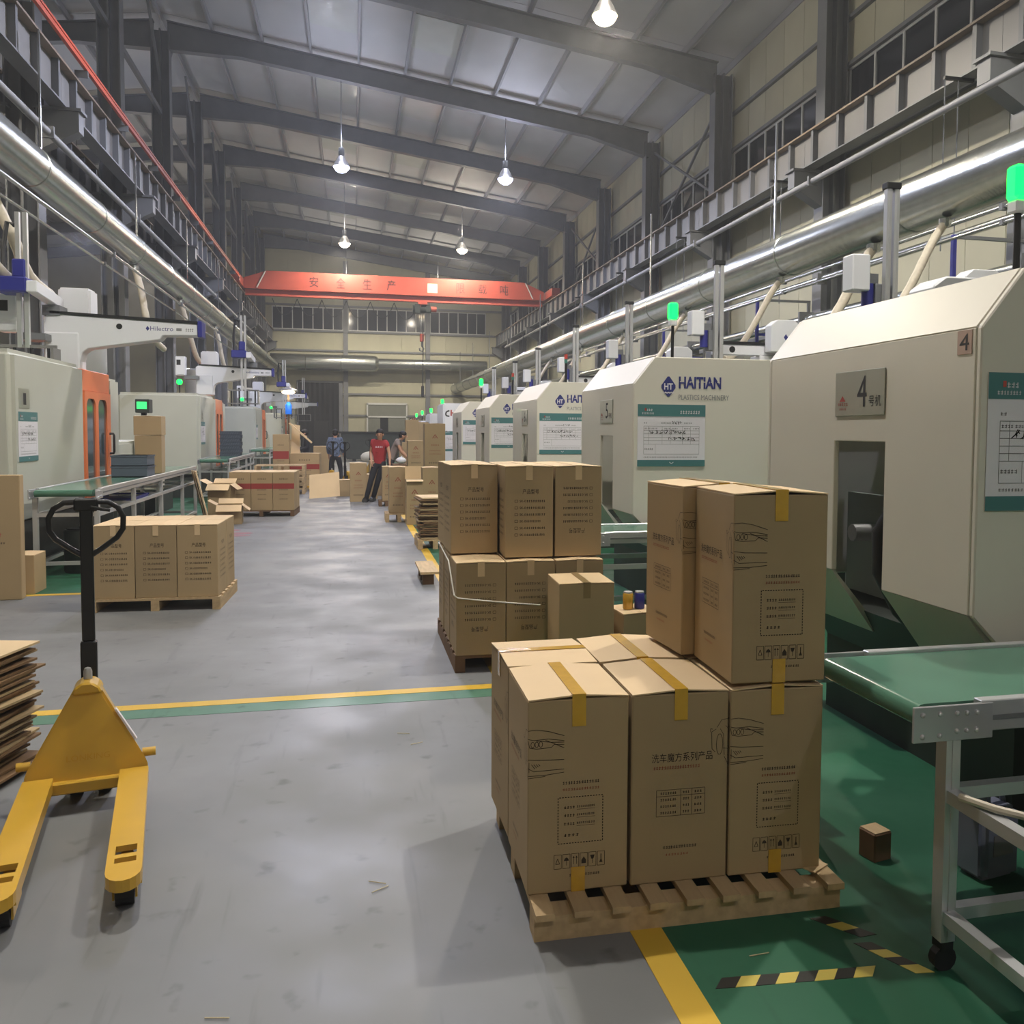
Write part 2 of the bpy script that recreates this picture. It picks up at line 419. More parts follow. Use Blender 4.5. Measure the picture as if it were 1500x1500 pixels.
def hcol(h):
    return MB().box(-0.02,0.02,-0.2,0.2,0,h).box(-0.27,-0.24,-0.2,0.2,0,h).box(0.24,0.27,-0.2,0.2,0,h).box(-0.25,0.25,-0.015,0.015,0,h).box(-0.35,0.35,-0.3,0.3,0,0.03)
colr = hcol(zb(XR)+0.3).mesh('column'); colr.materials.append(MATS['steel_dark'])
coll = hcol(zb(XL)+0.3).mesh('column'); coll.materials.append(MATS['steel_dark'])
brk = MB().prism([(0.27,6.75),(0.27,7.5),(0.95,7.5),(0.95,7.12)], 'y', -0.15, 0.15).box(0.2,1.0,-0.2,0.2,7.48,7.53).mesh('bracket'); brk.materials.append(MATS['steel_dark'])
for gy in GY:
    add('roof_rafter', raf, None, None, (0, gy, 0), kind='structure'); add('roof_rafter', rafl, None, None, (0, gy, 0), kind='structure')
    add('column', coll, None, None, (XL, gy, 0), kind='structure'); add('runway_bracket', brk, None, None, (XL, gy, 0), kind='structure')
    add('runway_bracket', brk, None, None, (XL, gy, 0), (0, 0, math.pi), kind='structure')
    add('column', colr, None, None, (XR, gy, 0), kind='structure'); add('runway_bracket', brk, None, None, (XR, gy, 0), (0, 0, math.pi), kind='structure')
# diagonal wall bracing on the right, knee struts at the left columns
for gy in (GY[5], GY[7]):
    add('wall_brace', MB().bar((10.62,gy,8.5),(10.62,gy+6.22,11.7),0.07,0.07).bar((10.66,gy+6.22,8.5),(10.66,gy,11.7),0.07,0.07), 'steel_dark', None, kind='structure')
for gy in GY[3:-1]:
    add('knee_strut', MB().bar((XL,gy+0.2,12.6),(XL,gy+1.9,14.4),0.07,0.07), 'steel_dark', None, kind='structure')
    add('knee_strut', MB().bar((XL,gy+6.02,12.6),(XL,gy+4.3,14.4),0.07,0.07), 'steel_dark', None, kind='structure')
    add('eaves_tie', MB().bar((XL,gy+0.2,11.6),(XL,gy+6.02,11.6),0.10,0.14), 'steel_dark', None, kind='structure')
# crane runway beams: I sections with stiffeners, one per bay
def runway(x, sgn, y0):
    o = struct('crane_runway_beam', (x, y0, 0), 'grey plate girder of the crane runway')
    for nm, me in RW.items():
        if nm == 'stiffener':
            for k in range(6): add(nm, me, None, o, (0, 0.5+k*1.037, 0))
        else: add(nm, me, None, o)
    return o
RW = {'web': MB().box(-0.012,0.012,0,6.21,7.56,8.25).mesh('web'),
      'top_flange': MB().box(-0.17,0.17,0,6.21,8.25,8.29).mesh('top_flange'),
      'bottom_flange': MB().box(-0.14,0.14,0,6.21,7.53,7.56).mesh('bottom_flange'),
      'stiffener': MB().box(-0.13,0.13,-0.05,0.05,7.56,8.25).mesh('stiffener')}
RW['web'].materials.append(MATS['steel_beam']); RW['top_flange'].materials.append(MATS['rail_brown'])
RW['bottom_flange'].materials.append(MATS['steel_dark']); RW['stiffener'].materials.append(MATS['steel_stiff'])
for gy in GY[:-1]:
    runway(XL+0.62, 1, gy); runway(XR-0.62, -1, gy); runway(XL-0.62, 1, gy)
crl = MB().box(-0.03,0.03,-6.4,61.5,8.29,8.36); crl_r = crl.mesh('crane_rail'); crl_r.materials.append(MATS['rail_brown'])
add('crane_rail', crl_r, None, None, (XL+0.62,0,0), kind='structure'); add('crane_rail', crl_r, None, None, (XR-0.62,0,0), kind='structure')
o = thing('conductor_bar', 'long orange conductor bar along the left crane runway', 'power rail', (XL+0.95, 0, 0))
add('bar', MB().box(-0.03,0.03,-6.4,42,8.42,8.50), 'rail_orange', o); add('bar', MB().box(-0.02,0.02,-6.4,42,8.54,8.58), 'rail_orange', o)
for k in range(16): add('bracket_arm', MB().box(-0.2,0.03,-0.02,0.02,8.29,8.42), 'steel_dark', o, (0, -6+k*3.1, 0))

# right wall: panels, girts, window band
wr = add('wall_right', MB().box(10.96,11.1,-9,62.6,0,13.2), 'wall_cream', kind='structure', label='cream sheet metal side wall behind the right machines')
wp1 = MB().box(0,0.05,0.008,1.028,0,8.05).mesh('wall_panel'); wp2 = MB().box(0,0.05,0.008,1.028,9.92,12.65).mesh('wall_panel')
for m_ in (wp1, wp2): m_.materials.append(MATS['wall_cream'])
gir = MB().box(-0.1,0,0,6.2,0,0.09).mesh('girt'); gir.materials.append(MATS['steel_dark'])
def window_band(name, n, wid, z0, z1, axis, npan):
    """a strip window: frame, mullions and one pane per light, built along +X then turned"""
    o = struct(name); st = wid/npan
    add('window_frame', MB().box(0,wid,-0.03,0.03,z0,z0+0.06).box(0,wid,-0.03,0.03,z1-0.06,z1).box(0,0.06,-0.03,0.03,z0,z1).box(wid-0.06,wid,-0.03,0.03,z0,z1), 'window_frame', o)
    for k in range(1, npan): add('mullion', MB().box(k*st-0.03,k*st+0.03,-0.035,0.035,z0,z1), 'window_frame', o)
    for k in range(npan): add('pane', MB().box(k*st+0.03,(k+1)*st-0.03,-0.006,0.006,z0+0.06,z1-0.06), 'glass_night', o)
    return o
wn = 1; wtmpl = None
for gy in GY[:-1]:
    for k in range(6):
        add('wall_panel', wp1, None, wr, (10.90, gy+k*1.037, 0)); add('wall_panel', wp2, None, wr, (10.90, gy+k*1.037, 0))
    for z in (2.2, 4.2, 6.2, 7.95, 9.86, 10.9): add('girt', gir, None, wr, (10.90, gy, z))
    if wtmpl is None:
        wtmpl = window_band('window_%d' % wn, 0, 6.1, 8.06, 9.86, 'y', 6); wtmpl.location = (10.92, gy+0.05, 0); wtmpl.rotation_euler = (0,0,R(90))
    else:
        c = copy_tree(wtmpl, (10.92, gy+0.05, 0), R(90)); c.name = 'window_%d' % wn
    wn += 1
# far side wall of the neighbouring bay, back wall behind the camera
wl = add('wall_left', MB().box(-21.7,-21.55,-9,62.6,0,13.2), 'wall_cream', kind='structure', label='cream side wall of the neighbouring bay')
for gy in GY[4:-1]:
    for z in (2.2, 6.2): add('girt', gir, None, wl, (-21.45, gy, z))
    c = copy_tree(wtmpl, (-21.5, gy+6.15, 0.2), R(-90)); c.name = 'window_%d' % wn; wn += 1
add('wall_back', MB().box(-22,11,-9.2,-9,0,15.2), 'wall_cream', kind='structure', label='cream wall closing the hall behind the camera')

# end wall
YE = 62.3
we = add('wall_end', MB().prism([(-22,0),(11,0),(11,12.9),(XL,RIDGE+1.0),(-22,12.9)], 'y', YE+0.1, YE+0.25), 'wall_cream', kind='structure', label='cream end wall with strip windows and large duct')
for (z0, z1) in ((0.0,4.0),(4.1,6.9),(7.0,8.2),(10.0,13.4)):
    for k in range(11):
        x0 = -5.6+k*1.49
        if z0 == 0.0 and (-3.7 < x0 < -0.8 or 0.9 < x0 < 3.6): continue
        z1_ = min(z1, zb(x0+1.48)+0.7)
        add('wall_panel', MB().box(0.01,1.48,0,0.05,z0,z1_), 'wall_cream', we, (x0, YE+0.06, 0))
for z in (2.6, 4.05, 6.95, 8.25, 9.95): add('girt', MB().box(XL,XR,-0.09,0,0,0.13), 'steel_dark', we, (0, YE+0.06, z))
for x in (-0.4, 5.1): add('wall_post', MB().box(-0.15,0.15,-0.14,0.14,0,13.0), 'steel_dark', we, (x, YE-0.12, 0))
for (x0, x1, n) in ((-5.15,-0.55,7),(-0.25,4.95,8),(5.25,9.15,6)):
    o = window_band('window_%d' % wn, 0, x1-x0, 8.38, 9.9, 'x', n); o.location = (x0, YE, 0); wn += 1
d1 = struct('door_1', (-3.5, YE-0.15, 0), 'tall black curtained doorway in the end wall')
add('curtain', MB().prism([(i*0.165, 0.03*(i % 2)) for i in range(17)]+[(2.64,0.12),(0,0.12)], 'z', 0, 4.85), 'black_curtain', d1)
add('door_frame', MB().box(-0.1,0,-0.05,0.1,0,4.95).box(2.64,2.9,-0.05,0.1,0,4.95).box(-0.1,2.9,-0.05,0.1,4.85,4.98), 'steel_dark', d1)
add('door_leaf', MB().box(1.0,1.95,-0.06,-0.02,0,2.3), 'machine_black', d1)
d2 = struct('door_2', (0.96, YE-0.1, 0), 'grey double door with transom in the end wall')
add('door_frame', MB().box(0,0.1,-0.05,0.1,0,3.5).box(2.65,2.75,-0.05,0.1,0,3.5).box(0,2.75,-0.05,0.1,3.42,3.55).box(0,2.75,-0.05,0.1,2.55,2.65), 'window_frame', d2)
add('transom', MB().box(0.1,2.65,0,0.04,2.65,3.42), 'door_grey', d2)
add('door_leaf', MB().box(0.1,0.9,0,0.05,0,2.55), 'door_grey', d2); add('door_leaf', MB().box(1.45,2.65,0,0.05,0,2.55), 'door_grey', d2)
add('opening', MB().box(0.9,1.45,0.03,0.05,0,2.55), 'black_curtain', d2)

# ---------------------------------------------------------------- high bay lamps (their own light, plus an added roof light, inside the builder)
def high_bay(x, y, z, col, power, label, top=None):
    o = thing('high_bay_lamp', label, 'lamp', (x, y, z), 0, 'high bay lamps under the roof')
    add('reflector', MB().lathe([(0.10,0.34),(0.12,0.30),(0.20,0.16),(0.27,0.0),(0.285,-0.01),(0.262,-0.012),(0.19,0.15),(0.10,0.28)], 20), 'lamp_shell', o, smooth=True)
    add('ballast', MB().lathe([(0.0,0.62),(0.09,0.60),(0.10,0.56),(0.10,0.36),(0.06,0.33),(0,0.33)], 14), 'steel_dark', o, smooth=True)
    h = (top or zb(x)+0.1)-z
    add('rod', MB().cyl((0,0,0.6),(0,0,h),0.014,8), 'steel_dark', o)
    mn = 'lamp_glow_%d' % (1 if col[2] > col[0] else 2 if col[2] < 0.8 else 3)
    if mn not in MATS: M(mn, (255,255,255), emit=tuple(int(255*c) for c in col), estr=30.0)
    add('bulb', MB().lathe([(0.0,-0.20),(0.10,-0.185),(0.19,-0.13),(0.245,-0.05),(0.258,-0.012),(0.2,0.06),(0.0,0.08)], 20), mn, o, smooth=True)
    ld = bpy.data.lights.new('lamp_light', 'SPOT'); ld.energy = power; ld.color = col; ld.shadow_soft_size = 0.10
    ld.spot_size = R(168); ld.spot_blend = 0.35
    lo = bpy.data.objects.new('lamp_light', ld); COL.objects.link(lo); lo.parent = o; lo.location = (0,0,-0.30)
    lu = bpy.data.lights.new('added_uplight', 'POINT'); lu.energy = power*0.12; lu.color = col; lu.shadow_soft_size = 0.2  # added light above the ballast to brighten the roof sheets
    lo = bpy.data.objects.new('added_uplight', lu); COL.objects.link(lo); lo.parent = o; lo.location = (0,0,0.85)
    return o
NEUT = (1.0,0.95,0.86)
COOL, WARM = (0.77,0.80,1.0), (1.0,0.90,0.74)
WHERE = ((-0.3,-6.5,WARM,'high bay lamp hanging behind the camera over the aisle'), (5.2,-6.5,COOL,'high bay lamp hanging behind the camera over the right machines'),
         (-0.3,5.95,NEUT,'high bay lamp hanging above the pallet truck'), (5.2,5.95,NEUT,'high bay lamp hanging above the nearest white machine'),
         (-0.3,18.4,COOL,'violet white high bay lamp cut off by the top edge'), (5.2,18.4,WARM,'large warm high bay lamp at the top right of the roof'),
         (-0.3,30.85,COOL,'cool white high bay lamp over the aisle in the middle row'), (5.2,30.85,COOL,'cool white high bay lamp over the machines in the middle row'),
         (-0.3,43.3,WARM,'warm high bay lamp over the aisle just before the crane'), (5.2,43.3,WARM,'warm high bay lamp right of the aisle just before the crane'),
         (-0.3,55.75,WARM,'added unseen lamp over the aisle behind the crane girder, lighting the end wall'), (5.2,55.75,WARM,'added unseen lamp on the right behind the crane girder, lighting the end wall'))  # unseen pair at the far end, added to brighten the end wall
for x, y, c, l in WHERE: high_bay(x, y, 10.4, c, LAMP_W*(0.40 if y < 0 else 1.5 if y < 10 else 1.3 if y < 20 else 1.1), l)
for x, y, c, l in ((-9.5,35.4,COOL,'small cool lamp beyond the left duct in the next bay'), (-9.5,46.0,WARM,'small warm lamp beyond the left duct in the next bay'),
                   (-9.5,14.0,WARM,'added unseen lamp lighting the next bay behind the left machines')):  # unseen third lamp, added to light the next bay
    high_bay(x, y, 9.0, c, LAMP_W*1.2, l, zb(x)+0.87)

# ---------------------------------------------------------------- overhead travelling crane
cr = thing('overhead_crane', 'orange overhead travelling crane spanning the hall before the end wall', 'crane', (0, 45.0, 0))
add('girder', MB().prism([(-4.95,8.36),(-3.9,8.34),(8.5,8.34),(9.55,8.36),(9.55,8.78),(8.5,9.22),(-3.9,9.22),(-4.95,8.86)], 'y', -0.25, 0.25), 'crane_orange', cr, bevel=0.01)
add('bottom_chord', MB().prism([(-4.9,8.05),(9.5,8.05),(9.5,8.14),(-4.9,8.14)], 'y', -0.16, 0.16).box(-4.9,9.5,-0.012,0.012,8.14,8.34), 'crane_orange', cr)
for x in (XL+0.62, XR-0.62):
    ec = add('end_carriage', MB().box(x-0.22,x+0.22,-1.6,1.6,8.42,8.80), 'crane_orange', cr, bevel=0.02)
    for y in (-1.3, 1.3): add('wheel', MB().cyl((x-0.06,y,8.50),(x+0.06,y,8.50),0.14,14), 'steel_dark', ec)
    add('tie_strut', MB().bar((x*0.9+0.3 if x < 0 else x-0.9,-0.27,8.4),(x*0.9+0.7 if x < 0 else x-1.3,-0.27,9.2),0.03,0.05), 'window_frame', cr)
p = PR()
for ch, x in zip('安全生产限载吨', (-1.75,-0.5,0.75,1.9,5.3,6.4,7.5)): PR().text(ch, x, 8.53, 0.42, 0.5, 'c').build('lettering', 'crane_text', cr, (0,-0.265,0), FRONT)
pl = add('rating_plate', MB().box(3.65,4.15,-0.262,-0.252,8.5,8.95), 'wall_cream', cr)
h = add('hoist', MB().cyl((2.95,0,7.72),(3.85,0,7.72),0.2,16).box(3.05,3.3,-0.24,0.24,7.5,7.95).box(3.6,3.8,-0.2,0.2,7.55,7.9), 'machine_dark', cr, bevel=0.01)
add('trolley', MB().box(3.2,3.65,-0.28,0.28,7.92,8.04).box(3.3,3.36,-0.2,0.2,7.8,8.1), 'crane_orange', cr)
add('motor', MB().cyl((3.85,0,7.72),(4.12,0,7.72),0.13,14), 'crane_orange', cr)
add('hoist_rope', MB().cyl((3.36,0.03,7.6),(3.36,0.03,6.5),0.02,6).cyl((3.44,0.03,7.6),(3.44,0.03,6.5),0.02,6), 'steel_dark', cr)
add('hook_block', MB().box(3.30,3.50,-0.07,0.1,6.1,6.5), 'crane_orange', cr, bevel=0.03)
add('hook', MB().tube([(3.4,0.02,6.1),(3.4,0.02,5.9),(3.5,0.02,5.76),(3.42,0.02,5.62),(3.3,0.02,5.68),(3.29,0.02,5.78)], 0.04, 8), 'steel_dark', cr, smooth=True)
add('pendant_cable', MB().tube([(3.42,-0.2,7.5),(3.44,-0.22,5.5),(3.42,-0.2,3.9)], 0.022, 6), 'rubber', cr)
add('pendant_switch', MB().box(3.35,3.49,-0.26,-0.14,3.35,3.9), 'black_plastic', cr, bevel=0.02)
for k in range(6):
    x0 = -3.7+k*1.15; pts = [(x0+1.15*t/8, 0.05, 7.98-0.8*(1-(2*t/8-1)**2)) for t in range(9)]
    add('festoon_cable', MB().tube(pts, 0.018, 6), 'rubber', cr)

# ---------------------------------------------------------------- ducts and pipes
def duct_y(name, label, x, z, r, y0, y1, seg=3.1):
    o = thing(name, label, 'duct', (x, 0, z)); n = int((y1-y0)/seg); st = (y1-y0)/n
    body = MB().cyl((0,0,0),(0,st-0.02,0),r,28,False).mesh('duct_section', smooth=True); body.materials.append(MATS['galvanized'])
    col = MB().tube([(0,-0.05,0),(0,-0.045,0),(0,0.03,0),(0,0.035,0)],[r,r*1.035,r*1.035,r],28,False).mesh('seam_collar', smooth=True); col.materials.append(MATS['galvanized'])
    han = MB().box(-0.015,0.015,-0.02,0.02,r,2.3).mesh('hanger'); han.materials.append(MATS['pipe_metal'])
    for k in range(n):
        s = add('duct_section', body, None, o, (0, y0+k*st, 0)); add('seam_collar', col, None, s, (0,st,0))
        if k % 2 == 0: add('hanger', han, None, o, (0, y0+k*st+0.6, 0))
    return o
duct_y('ventilation_duct', 'long galvanized spiral duct above the right machines', 7.0, 4.60, 0.335, -6, 62)
duct_y('ventilation_duct', 'long galvanized spiral duct above the left machines', -4.8, 5.68, 0.325, -4, 60.5)
o = thing('ventilation_duct', 'fat galvanized duct running across the end wall', 'duct', (0, YE-0.9, 6.15))
for k in range(3): add('duct_section', MB().cyl((-5.2+k*2.25,0,0),(-5.2+(k+1)*2.25-0.03,0,0),0.55,28,True), 'galvanized', o, smooth=True)
for k in range(3): add('duct_section', MB().cyl((1.6+k*2.5,0,0),(1.6+(k+1)*2.5-0.03,0,0),0.36,24,True), 'galvanized', o, smooth=True)
add('reducer', MB().tube([(1.5,0,0),(1.62,0,0),(1.75,0,0)],[0.55,0.5,0.36],28), 'galvanized', o, smooth=True)
def pipe(label, pts, r, mat='pipe_metal', cat='pipe', name='pipe'):
    o = thing(name, label, cat, pts[0]); b = Vector(pts[0])
    add('pipe_run', MB().tube([tuple(Vector(q)-b) for q in pts], r, 10), mat, o, smooth=True)
    p0, p1 = Vector(pts[0]), Vector(pts[-1]); n = max(2, int((p1-p0).length/6))
    for k in range(1, n):
        q = (p1-p0)*k/n; add('pipe_clamp', MB().box(q.x-r*1.6,q.x+r*1.6,q.y-0.03,q.y+0.03,q.z-r*1.6,q.z+r*1.6), 'steel_dark', o)
    return o
pipe('upper bright conduit below the right duct', [(8.2,-2,4.62),(8.2,46,4.62)], 0.028)
pipe('lower bright conduit below the right duct', [(8.2,-2,4.42),(8.2,46,4.42)], 0.022)
pipe('thick grey water pipe along the right wall below the conduits', [(9.5,-2,4.1),(9.5,50,4.1)], 0.11, 'galvanized')
pipe('thinner grey water pipe along the right wall', [(9.85,-2,5.0),(9.85,50,5.0)], 0.07, 'galvanized')
pipe('pale pipe slung under the right crane runway', [(9.3,-2,6.9),(9.3,55,6.9)], 0.06, 'purlin')
pipe('bright conduit below the left duct', [(-4.3,-2,4.9),(-4.3,45,4.9)], 0.03)
pipe('second bright conduit below the left duct', [(-4.45,-2,4.72),(-4.45,45,4.72)], 0.022)
pipe('pale pipe slung under the left crane runway', [(-5.0,-2,6.7),(-5.0,55,6.7)], 0.06, 'purlin')
# short drop lengths of tray hung from the right runway
for k, y in enumerate((13.0, 19.2, 25.4, 31.6, 37.8)):
    o = thing('pipe_hanger', 'thin wire hanger with black crossbar under right runway, number %s from camera' % ('one','two','three','four','five')[k], 'hanger', (9.6, y, 4.9))
    add('crossbar', MB().box(-0.15,0.4,-0.03,0.03,2.58,2.63), 'machine_black', o)
    for dx in (-0.13, 0.12): add('wire', MB().cyl((dx,0,-0.2),(dx,0,2.6),0.012,6), 'steel_dark', o)
for k, y in enumerate((11.5, 18.0, 24.0)):
    o = thing('cable_frame', 'blue steel bracket frame on right wall under duct, number %s from camera' % ('one','two','three')[k], 'bracket', (8.6, y, 3.6))
    add('upright', MB().box(-0.03,0.03,-0.03,0.03,0,1.0), 'blue_plastic', o); add('upright', MB().box(1.2,1.26,-0.03,0.03,0,1.0), 'steel_dark', o)
    add('cross_bar', MB().box(0,1.26,-0.025,0.025,0.95,1.0), 'steel_dark', o); add('cross_bar', MB().box(0,1.26,-0.025,0.025,0.2,0.25), 'blue_plastic', o)
    add('wall_arm', MB().box(1.2,2.3,-0.02,0.02,0.5,0.55), 'steel_dark', o)
# ---------------------------------------------------------------- right hand moulding machines
MP = {}
def shared(key, mb, mat, **k):
    if key not in MP:
        me = mb().mesh(key.split(':')[0], **k); me.materials.append(MATS[mat]); MP[key] = me
    return MP[key]
W = 1.9
def notice(label, loc, rot, wid=0.66, hgt=0.57, seed=1, group='production notice boards on the machines'):
    o = thing('notice_board', label, 'notice', loc, 0, group); o.rotation_euler = rot
    add('paper', shared('paper:%g' % wid, lambda: MB().box(0,wid,0.0,hgt,0,0.004), 'paper'), None, o)
    add('header', shared('header:%g' % wid, lambda: MB().box(0,wid,hgt*0.81,hgt,0.004,0.006), 'teal'), None, o)
    add('footer', shared('footer:%g' % wid, lambda: MB().box(0,wid,0,hgt*0.105,0.004,0.006), 'teal'), None, o)
    p = PR(); x0, x1 = wid*0.09, wid*0.91; ys = [hgt*t for t in (0.20,0.36,0.415,0.47,0.525,0.58,0.65)]
    for y in ys: p.line([(x0,y),(x1,y)], wid*0.004)
    for x in (x0, wid*0.16, wid*0.36, wid*0.48, wid*0.66, wid*0.78, x1): p.line([(x,hgt*0.36),(x,hgt*0.65)], wid*0.003)
    for x in (x0, x1, wid*0.26): p.line([(x,hgt*0.20),(x,hgt*0.36)], wid*0.003)
    p.blur(x0, hgt*0.69, wid*0.05, hgt*0.025, 2, seed); p.blur(wid*0.34, hgt*0.69, wid*0.15, hgt*0.025, 7, seed); p.blur(wid*0.68, hgt*0.69, wid*0.12, hgt*0.025, 5, seed)
    p.blur(x0, hgt*0.14, wid*0.8, hgt*0.022, 34, seed); p.blur(wid*0.10, hgt*0.27, wid*0.13, hgt*0.03, 5, seed)
    for x in (0.10, 0.2, 0.39, 0.5, 0.68, 0.82): p.blur(wid*x, hgt*0.60, wid*0.09, hgt*0.025, 4, seed)
    p.build('printed_form', 'ink_soft', o, (0,0,0.0055), (0,0,0))
    q = PR(); q.hand(wid*0.17, hgt*0.52, wid*0.55, hgt*0.07, 8, seed, wid*0.006); q.hand(wid*0.45, hgt*0.42, wid*0.4, hgt*0.06, 6, seed+5, wid*0.006); q.hand(wid*0.5, hgt*0.68, wid*0.16, hgt*0.06, 4, seed+9, wid*0.005)
    q.build('handwriting', 'ink', o, (0,0,0.006), (0,0,0))
    t = PR(); t.blur(wid*0.62, hgt*0.85, wid*0.30, hgt*0.055, 8, seed); t.blur(wid*0.06, hgt*0.84, wid*0.18, hgt*0.03, 8, seed); t.blur(wid*0.13, hgt*0.89, wid*0.09, hgt*0.04, 3, seed)
    t.line([(wid*0.47,hgt*0.07),(wid*0.5,hgt*0.045),(wid*0.53,hgt*0.07)], wid*0.008)
    t.build('header_lettering', 'paper', o, (0,0,0.0075), (0,0,0))
    e = PR(); e.poly([(wid*0.10,hgt*0.895),(wid*0.125,hgt*0.895),(wid*0.125,hgt*0.94),(wid*0.10,hgt*0.94)]); e.build('emblem', 'ink_red', o, (0,0,0.0075), (0,0,0))
    return o
def logo(o, x, z, y):
    """blue diamond with HT over a wave, HAITIAN in cut lettering, grey subtitle"""
    d = []
    for (cx, cy, tx, ty) in ((0,0.105,0.078,0),(0.078,0,0,-0.105),(0,-0.105,-0.078,0),(-0.078,0,0,0.105)):
        for t in (0.12, 0.88): d.append((cx+(tx-cx)*t, cy+(ty-cy)*t))
    PR().poly(d[::-1]).build('logo_diamond', 'brand_blue', o, (x+0.33, y-0.002, z), FRONT)
    w_ = PR().text('HT', 0, -0.028, 0.085, 0.058, 'c', bold=0.03)
    for k in range(4): w_.line([(-0.055+k*0.0275,-0.05),(-0.041+k*0.0275,-0.062),(-0.0275+k*0.0275,-0.05)], 0.009)
    w_.build('logo_letters', 'paper', o, (x+0.33, y-0.003, z), FRONT)
    t = PR().text('HAITIAN', 0.43, 0.0, 0.42, 0.11, bold=0.035); t.build('brand_lettering', 'brand_blue', o, (x, y-0.002, z-0.015), FRONT)
    s_ = PR()
    for (a, b) in ((0.43,0.47),(0.53,0.555),(0.60,0.62),(0.66,0.685),(0.735,0.76),(0.80,0.825)): s_.line([(a+0.01,0.062),(b+0.012,0.062)], 0.008)
    s_.build('letter_slit', 'white_paint', o, (x, y-0.0028, z-0.015), FRONT)
    PR().text('PLASTICS MACHINERY', 0.43, 0, 0.50, 0.048).build('brand_subtitle', 'brand_grey', o, (x, y-0.002, z-0.12), FRONT)
def plate(o, digit, x=-0.002, y=0.885, z=1.885):
    pl = add('number_plate', shared('number_plate', lambda: MB().box(-0.006,0.0,-0.225,0.225,-0.115,0.115), 'plate_metal', bevel=0.004), None, o, (x, y, z))
    PR().text(digit, 0.03, -0.07, 0.085, 0.155, 'c').build('digit', 'ink', pl, (-0.0075,0,0), TO_LEFT)
    PR().text('号机', 0.145, -0.07, 0.105, 0.055, 'c').build('plate_lettering', 'ink', pl, (-0.0075,0,0), TO_LEFT)
    p = PR().poly([(-0.15,-0.01),(-0.12,-0.04),(-0.18,-0.04)]); p.blur(-0.195,-0.062,0.10,0.016,5); p.blur(-0.18,-0.085,0.07,0.012,5)
    p.build('emblem', 'ink_red', pl, (-0.0075,0,0), TO_LEFT)
def beacon(o, x, y, z, h=0.4, mat='beacon_green', teal=False):
    add('beacon_pole', MB().cyl((0,0,0),(0,0,h-0.06),0.016,8), 'machine_black', o, (x,y,z))
    b = add('beacon_base', MB().box(-0.035,0.035,-0.035,0.035,h-0.06,h), 'white_plain', o, (x,y,z), bevel=0.008)
    add('beacon_lens', MB().box(-0.042,0.042,-0.042,0.042,h,h+0.16), mat, o, (x,y,z), bevel=0.015)
def slot_panel(y0, y1, z0, z1):
    mb = MB()
    mb.prism([(0.035,0.92),(0.66,0.92),(0.66,1.64),(1.12,1.64),(1.12,0.95),(1.865,0.95),(1.865,2.12),(0.035,2.12)], 'x', 0, 0.03)
    return mb
SIDE = [(0.0,0.92),(0.0,2.12),(0.2,2.37),(3.4,2.37),(3.4,0.80),(0.12,0.80)]
